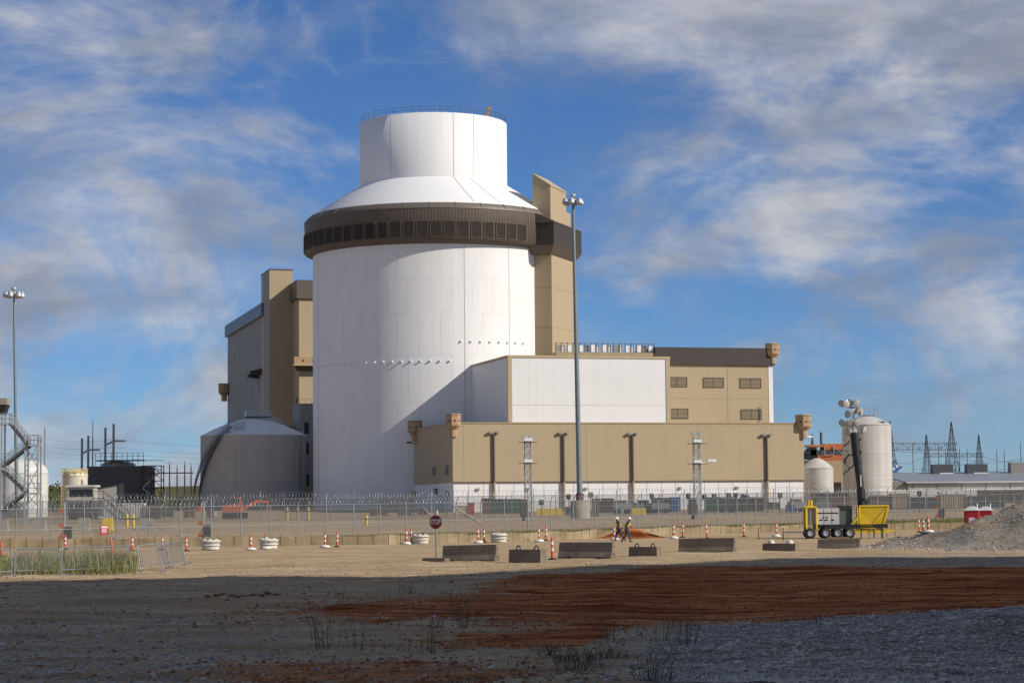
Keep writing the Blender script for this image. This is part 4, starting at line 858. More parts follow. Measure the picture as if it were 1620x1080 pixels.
# parked generator carts
for px in (985, 1020, 1045, 1150, 1262, 1300): 
    a = at(px, 812, 312); a.z = gz(a.x, a.y); t = thing('equipment_cart', 'grey wheeled equipment cart parked before the containers', 'cart', a, random.uniform(-.4, .4), 'equipment carts inside the fence')
    MB().box(-1.3, 1.3, -.6, .6, .55, 1.5).build('body', random.choice(['dark_grey', 'steel', 'green_grey']), t); MB().box(-1.0, .5, -.5, .5, 1.503, 1.9).build('hood', 'steel_dark', t)
    for x in (-.7, .7): 
        for y in (-.65, .65): MB().tube((x, y-.1, .36), (x, y+.1, .36), .36, n=12).build('wheel', 'rubber', t)
for px, w_, h, mat, nm, lab in ((186, 1.6, 1.7, 'orange_dull', 'panel_stack', 'leaning rusty orange panels beside the white site container'), (262, 2.2, 1.1, 'dark_grey', 'crate', 'low dark crate near the pale grey site container'), (300, 1.5, 1.4, 'brown', 'crate', 'brown crate in front of the far hill'), (335, 1.2, .9, 'concrete', 'crate', 'pale crate left of the orange excavator'),
    (600, 2.6, 1.0, 'brown', 'crate', 'long brown crate before the reactor cylinder'), (640, 1.8, 1.5, 'dark_grey', 'crate', 'dark crate before the rear corner of the annex'), (668, 1.3, 1.1, 'maroon', 'crate', 'maroon crate below the annex windows'), (730, 1.6, 1.3, 'tan_plain', 'crate', 'tan crate beside the rusty brown skip'), (745, .9, 1.7, 'warn_red', 'crate', 'upright red cabinet crate next to the rusty brown skip'),
    (905, 1.8, 1.0, 'green_grey', 'crate', 'grey-green crate left of the small maroon trailer body'), (1010, 1.4, 1.5, 'steel', 'crate', 'steel crate behind the yellow concrete barrier'), (1096, 1.5, 1.2, 'orange_dull', 'crate', 'orange crate at the foot of the long-armed camera mast'), (1224, 1.7, 1.4, 'dark_grey', 'crate', 'dark crate past the maroon container'), (1250, 1.2, 1.0, 'blue', 'crate', 'small blue crate near the annex end')):
    a = at(px, 812, 309); a.z = gz(a.x, a.y); t = thing(nm, lab, 'crate', a, random.uniform(-.3, .3)); MB().box(-w_/2, w_/2, -.5, .5, .12, h).build('body', mat, t); MB().box(-w_/2-.04, w_/2+.04, -.54, .54, h+.003, h+.08).build('lid', 'steel_dark', t)
    for x in (-w_/2+.15, w_/2-.15): MB().box(x-.06, x+.06, -.5, .5, 0, .117).build('skid', 'wood', t)
# orange excavator left
a = at(372, 815, 292); a.z = gz(a.x, a.y); t = thing('excavator', 'orange tracked excavator parked behind the fence below the domed tank', 'excavator', a, 0)
MB().box(-1.6, 1.6, -1.2, -.6, .1, .9).box(-1.6, 1.6, .6, 1.2, .1, .9).build('tracks', 'rubber', t); MB().hexa([(-1.6, -1, .95), (1, -1, .95), (1, 1, .95), (-1.6, 1, .95)], [(-1.6, -1, 1.9), (.8, -1, 2), (.8, 1, 2), (-1.6, 1, 1.9)]).build('body', 'orange', t)
cbn = MB().hexa([(-.2, -1.02, 1.9), (.9, -1.02, 1.9), (.9, 0, 1.9), (-.2, 0, 1.9)], [(-.1, -.95, 2.9), (.7, -.95, 2.9), (.7, -.05, 2.9), (-.1, -.05, 2.9)]).build('cab', 'orange', t); MB().box(-.05, .7, -1.04, -1.01, 2.05, 2.8).build('cab_window', 'window', cbn)
m = MB(); m.hexa([(.8, .1, 1.4), (1.2, .1, 1.2), (1.2, .5, 1.2), (.8, .5, 1.4)], [(2.9, .1, 2.6), (3.1, .1, 2.3), (3.1, .5, 2.3), (2.9, .5, 2.6)]); m.tube((3, .3, 2.45), (4.4, .3, 2.3), .22, n=4); bo = m.build('boom', 'orange', t); MB().tube((4.4, .3, 2.3), (4.3, .3, 1.1), .15, n=4).build('stick', 'orange', bo)
# portable toilets
for px, lab in ((1538, 'red portable toilet with white roof and teal side wall by the stone heap'), (1559, 'second red portable toilet, half behind the stone heap')):
    Y = 170 if px == 1538 else 176; a = at(px, 830, Y); a.z = gz(a.x, a.y); t = thing('portable_toilet', lab, 'toilet', a, R(-16)); hh = at(px, 807, Y).z-a.z
    MB().box(-.56, .56, -.56, .56, .05, hh).build('cabin', 'toilet_red', t); MB().box(-.575, -.563, -.54, .54, .1, hh-.05).build('side_wall', 'toilet_blue', t)
    MB().hexa([(-.62, -.62, hh+.003), (.62, -.62, hh+.003), (.62, .62, hh+.003), (-.62, .62, hh+.003)], [(-.15, -.5, hh+.33), (.15, -.5, hh+.33), (.15, .5, hh+.33), (-.15, .5, hh+.33)]).build('roof', 'paper', t)
    dr = MB().box(-.42, .42, -.59, -.563, .12, hh-.12).build('door', 'toilet_red', t); MB().box(-.2, .25, -.6, -.592, hh*.5, hh*.72).build('poster', 'paper', dr); MB().box(-.34, -.28, -.62, -.592, hh*.45, hh*.52).build('handle', 'black', dr)
    MB().box(-.6, .6, -.6, .6, -.3, .047).build('skid', 'dark_grey', t); MB().tube((.4, .4, hh+.1), (.4, .4, hh+.55), .05, n=6).build('vent_pipe', 'paper', t)

# ------------------------------------------------------------------ silt fence
sf = SILT; t = thing('silt_fence', 'low tan fabric silt fence with wooden stakes along the grass strip', 'fence', (sf[0][0], sf[0][1], 0))
pts = []
for (x0, y0), (x1, y1) in zip(sf, sf[1:]):
    n = int(math.hypot(x1-x0, y1-y0)/1.1); pts += [(x0+(x1-x0)*i/n, y0+(y1-y0)*i/n) for i in range(n)]
m = MB(); vv = []; o0 = sf[0]
for i, (x, y) in enumerate(pts): sag = .06*math.sin(i*1.3)+.05*random.random(); vv += [(x-o0[0], y-o0[1], gz(x, y)-.05), (x-o0[0], y-o0[1], gz(x, y)+.66-sag)]
m.add(vv, [(2*i, 2*i+2, 2*i+3, 2*i+1) for i in range(len(pts)-1)]).build('fabric', 'fabric', t)
sk = MB().box(-.02, .02, -.012, 0, 0, .78).build('stake', 'wood', t); 
for i, (x, y) in enumerate(pts[1::1]):
    o = sk if i == 0 else sk.copy()
    if i: col.objects.link(o)
    o.location = (x-o0[0], y-o0[1]-.004, gz(x, y)); o.rotation_euler = (0, random.uniform(-.05, .05), 0)

# ------------------------------------------------------------------ concrete barriers in the yard
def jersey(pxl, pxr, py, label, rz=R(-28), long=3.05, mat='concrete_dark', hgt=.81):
    g = gp((pxl+pxr)/2, py); wd = (pxr-pxl)*g.y/F/math.cos(rz); t = thing('jersey_barrier', label, 'barrier', g, rz, 'concrete barriers across the yard'); t.rotation_euler = (random.uniform(-.02, .02), random.uniform(-.025, .025), rz+random.uniform(-.05, .05)); h = hgt; l2 = wd/2
    sec = [(-.3, 0), (-.3, .08), (-.17, .33), (-.09, h), (.09, h), (.17, .33), (.3, .08), (.3, 0)]
    m = MB(); n = len(sec); vs_ = [(-l2, y, z-.04) for y, z in sec]+[(l2, y, z-.04) for y, z in sec]; m.add(vs_, [tuple(range(n)), tuple(range(2*n-1, n-1, -1))]+[(i, i+n, (i+1) % n+n, (i+1) % n) for i in range(n)]).build('barrier_body', mat, t)
    for z in (.2, .55): MB().path([(l2, -.06, z), (l2+.09, 0, z), (l2, .06, z)], .015, 4).build('link_loop', 'steel_dark', t)
    for x in (-l2*.55, l2*.55): MB().box(x-.12, x+.12, -.32, .32, -.04, .05).build('forklift_slot', 'louvre_dark', t)
jersey(703, 786, 887, 'weathered jersey barrier next to the stop sign')
jersey(887, 969, 882, 'weathered jersey barrier behind the near orange delineator')
jersey(1078, 1160, 873, 'dark tall jersey barrier with chipped end between two low blocks')
jersey(1298, 1358, 867, 'low dark barrier in front of the light tower trailer', hgt=.6)
def block(pxl, pxr, py, h, label, caps=False, rz=R(-26)):
    g = gp((pxl+pxr)/2, py); wd = (pxr-pxl)*g.y/F/math.cos(rz)*.85; t = thing('concrete_block', label, 'barrier', g, rz, 'low concrete blocks across the yard')
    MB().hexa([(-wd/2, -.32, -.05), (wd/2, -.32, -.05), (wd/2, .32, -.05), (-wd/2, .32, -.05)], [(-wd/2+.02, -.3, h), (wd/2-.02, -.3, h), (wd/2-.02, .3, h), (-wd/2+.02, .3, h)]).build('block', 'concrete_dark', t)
    for u in (-.28, .28):
        if caps: MB().lathe([(.22, h), (.2, h+.12), (.1, h+.2), (0, h+.22)], 10, c=(wd*u, 0)).build('yellow_cap', 'tank_cream', t)
        else: MB().path([(wd*u-.12, 0, h-.02), (wd*u-.05, 0, h+.16), (wd*u+.07, 0, h+.16), (wd*u+.12, 0, h-.02)], .035, 5).build('lifting_loop', 'steel_dark', t)
block(805, 864, 889, .6, 'low concrete block with two lifting loops near the stop sign'); block(995, 1046, 879, .48, 'low concrete block with lifting loops beside the dark tall barrier'); block(1206, 1264, 871, .42, 'low concrete block with two yellow caps', True)
# manhole risers
for px, py, lab in ((333, 870, 'stacked white concrete manhole rings beyond the crowd barriers'), (425, 868, 'stacked white concrete manhole rings between two sandbagged delineators'), (665, 860, 'stacked white concrete manhole rings behind the stop sign'), (789, 858, 'stacked white concrete manhole rings left of twin delineators by the block')):
    g = gp(px, py); t = thing('manhole_rings', lab, 'concrete rings', g, random.random()); z = 0
    for r_, h in ((.56, .26), (.62, .1), (.56, .12), (.64, .14)): MB().lathe([(0, z), (r_, z), (r_, z+h*.8), (r_-.04, z+h), (0, z+h)], 24).build('ring', 'concrete_white', t); z += h+.004
    for i in range(4): a_ = i*1.5; MB().box(-.1, .1, -.08, .08, 0, .07).build('lug', 'concrete_white', t, (.38*math.cos(a_), .38*math.sin(a_), z))
# delineators
kd = 0; base = None
DL = {2: 'plain orange marker behind the crowd barrier end', 103: 'striped delineator in front of the detector post near the cabin', 179: 'plain orange marker leaning out of the weeds', 209: 'striped delineator behind the end of the long crowd barrier', 256: 'striped delineator behind the leaning crowd barrier', 295: 'striped delineator at the open yard end of the crowd barriers',
 397: 'sandbagged delineator between the two nearest sets of manhole rings', 421: 'sandbagged delineator touching a stack of manhole rings', 514: 'sandbagged delineator alone on the open road edge', 533: 'striped delineator beside the lone sandbagged one', 643: 'sandbagged delineator next to the manhole rings behind the stop sign', 651: 'striped delineator against the manhole rings behind the stop sign', 757: 'sandbagged delineator before the manhole rings by the low block', 766: 'striped delineator before the manhole rings by the low block',
 853: 'sandbagged delineator of the pair beyond the low block with loops', 864: 'striped delineator of the pair beyond the low block with loops', 874: 'large striped delineator between low block and jersey barrier', 972: 'sandbagged delineator at the walking workers', 1066: 'sandbagged delineator right behind the dark tall barrier', 1080: 'striped delineator set back behind the dark tall barrier', 1119: 'striped leaning delineator over the dark tall barrier', 1177: 'striped delineator between the tall barrier and yellow-capped block', 1228: 'sandbagged delineator behind the yellow-capped block',
 1454: 'striped delineator of the trio, on the trailer side', 1461: 'striped delineator in the middle of the trio by the heap', 1469: 'sandbagged delineator of the trio by the stone heap'}
def delin(px, pyb, pyt, kind=0, tilt=0):
    global base, kd
    g = gp(px, pyb); s = (pyb-pyt)*g.y/F/1.07
    lab = DL[px]
    t = thing('delineator', lab, 'delineator', g, random.uniform(0, 6), ('striped delineators along the road edge', 'delineators weighted with sandbags', 'plain orange markers')[kind]); t.scale = (1, 1, min(1.25, max(.75, s))); t.rotation_euler = (random.uniform(-.04, .04), tilt+random.uniform(-.03, .03), random.uniform(0, 6) if not tilt else 0)
    MB().lathe([(.075, .04), (.06, .95), (.045, 1.0), (.05, 1.07), (0, 1.08)], 10).build('post', 'cone_red', t)
    if kind != 2:
        for z0, z1 in ((.42, .56), (.72, .88)): MB().lathe([(.0755, z0), (.0735, z1)], 10).build('reflective_band', 'cone_white', t)
    if kind == 1:
        bg_ = MB(); bg_.lathe([(0, 0), (.34, .02), (.36, .09), (.25, .17), (.08, .2)], 10); [None]; bg_.build('sandbag', 'cone_white', t)
    else: MB().lathe([(.22, -.02), (.22, .05), (.09, .08), (.07, .1)], 8, smooth=False).build('base', 'rubber', t)
for a_ in ((2, 880, 857, 2), (103, 869, 846, 0), (179, 881, 851, 2, -.12), (209, 871, 848), (256, 870, 848), (295, 871, 849), (397, 870, 846, 1), (421, 868, 845, 1), (514, 866, 842, 1), (533, 865, 842), (643, 861, 836, 1), (651, 860, 836), (757, 859, 834, 1), (766, 858, 835), (853, 857, 833, 1), (864, 855, 832), (874, 885, 850), (972, 854, 831, 1), (1066, 852, 827, 1), (1080, 850, 826), (1119, 852, 826, 0, -.08), (1177, 849, 825), (1228, 849, 825, 1), (1454, 842, 818), (1461, 842, 819), (1469, 843, 818, 1)): delin(*a_)

# ------------------------------------------------------------------ stop sign
g = gp(690, 887); t = thing('stop_sign', 'dark red octagonal stop sign on a slim post in the yard', 'sign', g, R(-24)); s_ = g.y/F; hc_ = (887-826)*s_; r_ = 11.3*s_
MB().box(-.6, .6, -.3, .3, -.03, .14).build('base', 'concrete_dark', t); MB().box(-.035, .035, -.02, .03, .14, hc_+r_*.9).build('post', 'galv', t)
oc = [(r_*math.cos(math.pi/8+i*math.pi/4), r_*math.sin(math.pi/8+i*math.pi/4)) for i in range(8)]
pl_ = MB().hexa([(x, -.035, hc_+z) for x, z in oc], [(x, -.022, hc_+z) for x, z in oc]).build('sign_plate', 'sign_red', t)
m = MB(); vs_ = [(x*.95, -.0365, hc_+z*.95) for x, z in oc]+[(x*.90, -.0365, hc_+z*.90) for x, z in oc]; m.add(vs_, [(i, (i+1) % 8, 8+(i+1) % 8, 8+i) for i in range(8)]).build('border', 'maroon', pl_)
cu = bpy.data.curves.new('stop', 'FONT'); cu.body = 'STOP'; cu.align_x = 'CENTER'; cu.align_y = 'CENTER'; cu.size = r_*.66; cu.offset = .004; cu.extrude = .001
tmp = bpy.data.objects.new('tmp', cu); col.objects.link(tmp); bpy.context.view_layer.update(); me = bpy.data.meshes.new_from_object(tmp.evaluated_get(bpy.context.evaluated_depsgraph_get())); bpy.data.objects.remove(tmp)
me.materials.clear(); me.materials.append(M['paper']); lt = bpy.data.objects.new('lettering', me); col.objects.link(lt); lt.parent = pl_; lt.location = (0, -.04, hc_); lt.rotation_euler = (math.pi/2, 0, 0); lt.scale = (1, 1.45, 1)
MB().box(-.09, .09, -.05, .05, hc_+r_+.0, hc_+r_+.22).build('top_bracket', 'tank_cream', t)

# ------------------------------------------------------------------ crowd barriers and tall grass
def crowd(x0, y0, x1, y1, label, tilt=0, lean=0):
    A, B = gp(x0, y0), gp(x1, y1); d = B-A; wd = math.hypot(d.x, d.y); t = thing('crowd_barrier', label, 'barrier', A, math.atan2(d.y, d.x), 'steel crowd barriers by the weeds'); t.rotation_euler = (lean, tilt, math.atan2(d.y, d.x))
    h = 1.1; m = MB(); m.path([(.05, 0, 0), (.05, 0, h-.12), (.16, 0, h), (wd-.16, 0, h), (wd-.05, 0, h-.12), (wd-.05, 0, 0)], .03, 6); m.tube((.05, 0, .2), (wd-.05, 0, .2), .025, n=5); m.build('frame', 'steel', t)
    n = int(wd/.13); b0_ = MB().tube((0, 0, .2), (0, 0, h), .009, n=4).build('bar', 'steel', t); b0_.location = (.15, 0, 0)
    for i in range(1, n): o = b0_.copy(); col.objects.link(o); o.location = (.05+(wd-.1)*i/n, 0, 0)
    for x in (.05, wd-.05): MB().tube((x, -.28, .02), (x, .28, .02), .025, n=5).build('foot', 'galv', t)
crowd(-50, 915, 19, 912, 'steel crowd barrier at the end of the weed patch'); crowd(22, 911, 93, 907, 'steel crowd barrier sagging in front of the thickest weeds', R(1.5)); crowd(96, 909, 207, 904, 'long steel crowd barrier half sunk in tall weeds', R(.6))
crowd(221, 903, 270, 901, 'steel crowd barrier leaning with bent bars', R(-3), R(-9)); crowd(258, 904, 296, 899, 'steel crowd barrier at the open yard end, tipped back', R(-4), R(-14))
m = MB(); ms_ = MB()
for _ in range(6500):
    px = random.uniform(-30, 215); py = random.uniform(884, 911); g = gp(px, py) if False else None
    Y = random.uniform(89, 108); X = (px-810)/F*Y; z = gz(X, Y); h = random.uniform(.2, .85)*(1+.55*nz(X, Y, .4, 33))*(1 if px > 20 else .7)*(1.3 if random.random() < .06 else 1); a_ = random.uniform(0, 6.28); l_ = random.uniform(.05, .5); wd = random.uniform(.006, .016)
    d = Vector((math.cos(a_), math.sin(a_), 0)); n_ = Vector((-d.y, d.x, 0))*wd; b = Vector((X, Y, z)); c = b+d*l_*.35+Vector((0, 0, h*.6)); e = b+d*l_+Vector((0, 0, h))
    if nz(X, Y, .55, 31) < -.25 and random.random() < .8: continue
    (m if random.random() < .76 else ms_).add([b-n_, b+n_, c+n_*.8, c-n_*.8, e], [(0, 1, 2, 3), (3, 2, 4)])
tag(ms_.build('straw', 'straw'), 'straw coloured dead stems among the weeds behind the crowd barriers', 'grass', kind='stuff'); tag(m.build('tall_grass', 'grass_blade'), 'tall green and straw weeds behind the steel crowd barriers', 'grass', kind='stuff')

# ------------------------------------------------------------------ light tower trailer
g = gp(1338, 851); k = g.y/F; t = thing('light_tower', 'yellow light tower trailer with white generator, black mast and lamp clusters', 'light tower', g, R(-3)); X = lambda px: (px-1338)*k; Z = lambda py: (851-py)*k
MB().box(X(1288), X(1402), -.9, .9, Z(835), Z(829)).build('chassis', 'black', t); MB().box(X(1303), X(1352), -1.15, -.9, Z(836), Z(829)).build('mudguard', 'black', t)
for px in (1281, 1305, 1323.5, 1342):
    for y in (-1.05, 1.05):
        w_ = MB().lathe([(.22, -.12), (.36, -.13), (.40, -.08), (.40, .08), (.36, .13), (.22, .12)], 22).build('tyre', 'rubber', None); w_.rotation_euler = (math.pi/2, 0, 0)
        wh = bpy.data.objects.new('wheel', None); col.objects.link(wh); wh.parent = t; wh.location = (X(px), y, .40); w_.parent = wh
        rim = MB().lathe([(.225, -.1), (.2, -.11), (.12, -.06), (0, -.07)], 16).build('rim', 'galv', wh); rim.rotation_euler = (math.pi/2, 0, 0) if y > 0 else (-math.pi/2, 0, 0)
gen = MB().box(X(1292), X(1327), -.85, .85, Z(829), Z(803.5)).build('generator', 'tank_white', t)
MB().box(X(1293), X(1326), -.865, -.853, Z(812), Z(810.3)).build('stripe', 'black', gen)
for px in (1296, 1304, 1314): MB().box(X(px), X(px+5), -.865, -.853, Z(823), Z(821)).build('vent', 'louvre_dark', gen)
for px in (1301, 1306): MB().box(X(px), X(px+2.5), -.87, -.853, Z(819), Z(817)).build('latch', 'black', gen)
MB().box(X(1302.7), X(1303.1), -.86, -.853, Z(828), Z(804)).box(X(1315), X(1315.4), -.86, -.853, Z(828), Z(804)).build('door_seam', 'black', gen)
MB().box(X(1281), X(1291), -.8, .8, Z(829), Z(804)).build('control_panel', 'grey_wall', t)
m = MB()
for y in (-.85, .85): MB().path([(X(1275), y, Z(836)), (X(1275), y, Z(802)), (X(1291), y, Z(802)), (X(1291), y, Z(838))], .09, 6).build('end_guard', 'yellow', t)
for px in (1280, 1284): m.tube((X(px), -.4, Z(802)), (X(px), -.4, Z(791)), .12, n=8)
m.box(X(1275), X(1291), -.8, .8, Z(803), Z(801.5)).build('guard_top', 'yellow', t)
MB().box(X(1328), X(1347), -.7, .7, Z(829), Z(803)).build('radiator_box', 'green_grey', t); MB().box(X(1326), X(1348), -.85, .85, Z(802.5), Z(800)).build('radiator_cap', 'black', t)
MB().box(X(1345), X(1347), -.85, .85, Z(829), Z(803)).build('radiator_frame', 'black', t)
MB().box(X(1340), X(1402), -.8, .8, Z(843), Z(837.5)).box(X(1395), X(1415), -.15, .15, Z(841.5), Z(838.5)).build('deck', 'yellow', t)
m = MB(); m.hexa([(X(1358), -.8, Z(837)), (X(1392), -.8, Z(837)), (X(1392), -.75, Z(837)), (X(1358), -.75, Z(837))], [(X(1358), -.8, Z(801)), (X(1404), -.8, Z(801)), (X(1404), -.75, Z(801)), (X(1358), -.75, Z(801))]); m.build('mesh_panel', 'yellow_mesh', t)
m = MB(); m.path([(X(1358), -.8, Z(837)), (X(1358), -.8, Z(801)), (X(1404), -.8, Z(801)), (X(1393), -.8, Z(837))], .07, 5); m.path([(X(1358), .8, Z(837)), (X(1358), .8, Z(801)), (X(1404), .8, Z(801)), (X(1393), .8, Z(837))], .07, 5); m.tube((X(1404), -.8, Z(801)), (X(1404), .8, Z(801)), .07)
m.hexa([(X(1358), -.9, Z(835)), (X(1384), -.9, Z(837)), (X(1384), -.83, Z(837)), (X(1358), -.83, Z(835))], [(X(1358), -.9, Z(812)), (X(1361), -.9, Z(812)), (X(1361), -.83, Z(812)), (X(1358), -.83, Z(812))]); m.tube((X(1339), -.82, Z(837)), (X(1359), -.82, Z(814)), .1, n=6); m.tube((X(1372), -.82, Z(836)), (X(1402), -.82, Z(803)), .06, n=5)
m.build('mast_cradle', 'yellow', t)
A, B = Vector((X(1366), 0, Z(803))), Vector((X(1354.5), 0, Z(690))); MB().tube(Vector((X(1367), 0, Z(838))), A.lerp(B, .25), .36, .34, n=8).build('mast_base', 'black', t); MB().tube(A.lerp(B, .22), A.lerp(B, .66), .29, n=8).build('mast_section', 'black', t); mt = MB().tube(A.lerp(B, .6), B+Vector((0, 0, .25)), .34, n=8).build('mast_head', 'black', t)
MB().box(X(1362), X(1363.5), -.36, -.33, Z(770), Z(752)).build('mast_label', 'paper', mt)
m = MB(); pts = [Vector((X(1352)-.25-.5*math.sin(i*.52)**2, -.2, Z(698)-i*.17)) for i in range(17)]; m.path(pts, .05, 5); m.path([p+Vector((.9, 0, .2)) for p in pts[:10]], .05, 5); m.path([Vector((X(1347)+.35*math.cos(a_*.5), -.25, Z(730)+.5*math.sin(a_*.5))) for a_ in range(13)], .05, 5); m.build('cable_loop', 'black', t)
for px, py in ((1372, 793), (1368, 797)): MB().box(X(px)-.2, X(px)+.2, -.5, -.2, Z(py)-.2, Z(py)+.2).build('winch', 'steel_dark', t)
MB().tube((X(1354.5), 0, Z(690)), (X(1354), 0, Z(645)), .07).tube((X(1347), 0, Z(676)), (X(1372), 0, Z(672)), .06).tube((X(1342), 0, Z(645)), (X(1366), 0, Z(645)), .06).tube((X(1347), 0, Z(655)), (X(1370), 0, Z(652)), .06).tube((X(1347), 0, Z(690)), (X(1372), 0, Z(684)), .06).build('lamp_rack', 'galv', t)
for px, py, az, el in ((1337, 638, -.6, .1), (1342, 640, .4, -.2), (1349, 637, -.3, .2), (1358, 638, .5, .1), (1352, 652, .2, -.4), (1346, 656, -.9, -.2), (1366, 653, 1.1, -.1), (1337, 669, -.7, 0), (1345, 671, -.2, .1), (1353, 668, .2, .2), (1359, 668, .5, .1), (1345, 684, -.8, -.2), (1354, 684, .1, -.3), (1370, 681, .9, 0), (1362, 650, .7, .3)):
    lo = MB().lathe([(.07, .3), (.16, .26), (.28, .1), (.34, -.08), (.36, -.14)], 16).build('lamp', 'galv', t, (X(px), -.1+random.uniform(-.3, .3), Z(py))); lo.scale = (.82, .82, .82); lo.rotation_euler = (math.pi/2*-.85+el, 0, az); lens = MB().lathe([(.35, -.13), (.2, -.19), (0, -.2)], 16).build('lens', 'lamp_glass', lo)
for px in (1275, 1360, 1380, 1392): MB().tube((X(px), -1, 0), (X(px), -1, Z(836)), .05, n=5).box(X(px)-.15, X(px)+.15, -1.15, -.85, -.02, .03).build('jack_leg', 'black', t)
MB().box(X(1238), X(1276), -.06, .06, Z(842), Z(840)).tube((X(1240), 0, 0), (X(1240), 0, Z(838)), .04).build('drawbar', 'galv', t)
MB().box(X(1305), X(1340), -1.9, -1.2, -.05, .12).build('timber_mat', 'wood', t)
# rope barrier stakes right of the trailer
for px, py in ((1200, 853), (1239, 855), (1275, 854), (1375, 852), (1397, 852), (1403, 850), (1416, 847)):
    g = gp(px, py); s = thing('marker_stake', 'thin black steel stake around the light tower trailer', 'stake', g, 0, 'black stakes round the trailer'); MB().tube((0, 0, 0), (0, 0, .85), .03, n=5).build('stake', 'black', s); MB().tube((0, 0, .85), (0, 0, .93), .05, n=5).build('cap', 'steel_dark', s)

# ------------------------------------------------------------------ workers
def person(px, pyf, label, face, seed):
    g = gp(px, pyf); t = thing('person', label, 'person', g, face); rnd = random.Random(seed)
    def skinned(name, mat, vs_, es, rad, par=t, root=0):
        me = bpy.data.meshes.new(name); me.from_pydata(vs_, es, []); me.materials.append(M[mat]); o = bpy.data.objects.new(name, me); col.objects.link(o); o.parent = par
        sk = me.skin_vertices[0] if me.skin_vertices else None
        md = o.modifiers.new('skin', 'SKIN'); layer = me.skin_vertices[0] if len(me.skin_vertices) else me.skin_vertices.new()
        for i, r_ in enumerate(rad): layer.data[i].radius = (r_, r_); layer.data[i].use_root = (i == root)
        sd = o.modifiers.new('sub', 'SUBSURF'); sd.levels = 1; sd.render_levels = 2; return o
    # local: -y is forward; mid-stride, leaning forward
    st = .30
    J = dict(pel=(0, 0, .92), wai=(0, -.04, 1.1), che=(0, -.10, 1.32), nec=(0, -.15, 1.48), hea=(0, -.19, 1.60), top=(0, -.19, 1.72),
             lh=(-.10, 0, .88), lk=(-.11, -.22, .50), la=(-.11, -.26, .09), lt=(-.12, -.42, .04), rh=(.10, 0, .88), rk=(.11, .10, .48), ra=(.12, .40, .13), rt=(.12, .32, .03),
             ls=(-.19, -.11, 1.40), le=(-.27, .08, 1.14), lw=(-.25, -.10, .95), lf=(-.24, -.17, .88), rs=(.19, -.11, 1.40), re=(.27, -.12, 1.13), rw=(.25, -.32, 1.02), rf=(.24, -.39, 1.0))
    names = list(J); ix = {n_: i for i, n_ in enumerate(names)}; E = [('pel', 'wai'), ('wai', 'che'), ('che', 'nec'), ('nec', 'hea'), ('hea', 'top'), ('pel', 'lh'), ('lh', 'lk'), ('lk', 'la'), ('la', 'lt'), ('pel', 'rh'), ('rh', 'rk'), ('rk', 'ra'), ('ra', 'rt'), ('che', 'ls'), ('ls', 'le'), ('le', 'lw'), ('lw', 'lf'), ('che', 'rs'), ('rs', 're'), ('re', 'rw'), ('rw', 'rf')]
    Rr = dict(pel=.12, wai=.115, che=.13, nec=.055, hea=.095, top=.075, lh=.085, lk=.058, la=.042, lt=.038, rh=.085, rk=.058, ra=.042, rt=.038, ls=.06, le=.045, lw=.032, lf=.035, rs=.06, re=.045, rw=.032, rf=.035)
    skinned('body', 'skin', [J[n_] for n_ in names], [(ix[a_], ix[b]) for a_, b in E], [Rr[n_] for n_ in names])
    def sub(name, mat, ns, es, grow): i2 = {n_: i for i, n_ in enumerate(ns)}; return skinned(name, mat, [J[n_] for n_ in ns], [(i2[a_], i2[b]) for a_, b in es], [Rr[n_]+grow for n_ in ns])
    sub('trousers', 'denim', ['pel', 'lh', 'lk', 'la', 'rh', 'rk', 'ra'], [('pel', 'lh'), ('lh', 'lk'), ('lk', 'la'), ('pel', 'rh'), ('rh', 'rk'), ('rk', 'ra')], .025)
    sub('shirt', 'shirt', ['che', 'ls', 'le', 'lw', 'rs', 're', 'rw'], [('che', 'ls'), ('ls', 'le'), ('le', 'lw'), ('che', 'rs'), ('rs', 're'), ('re', 'rw')], .018)
    sub('vest', 'hivis', ['wai', 'che', 'nec'], [('wai', 'che'), ('che', 'nec')], .065)
    MB().lathe([(.17, -.03), (.175, .03)], 14).build('vest_band', 'hivis_band', t, (0, -.04, 1.08))
    for s in ('l', 'r'): a_, b = Vector(J[s+'a']), Vector(J[s+'t']); MB().hexa([(a_.x-.05, b.y-.03, 0), (a_.x+.05, b.y-.03, 0), (a_.x+.05, a_.y+.07, 0), (a_.x-.05, a_.y+.07, 0)], [(a_.x-.045, b.y+.02, .07), (a_.x+.045, b.y+.02, .07), (a_.x+.045, a_.y+.06, .16), (a_.x-.045, a_.y+.06, .16)]).build('boot', 'brown', t)
    hl = MB().lathe([(.17, -.005), (.135, .01), (.13, .06), (.09, .125), (0, .145)], 16).build('hard_hat', 'paper', t, (0, -.19, 1.655)); MB().box(-.09, .09, -.24, -.12, -.006, .008).build('peak', 'paper', hl)
    return t
person(980, 856, 'walking worker in yellow vest and white hard hat next to the delineator', R(-70), 1)
person(992, 857, 'striding worker in yellow vest and white hard hat close behind another', R(75), 2)

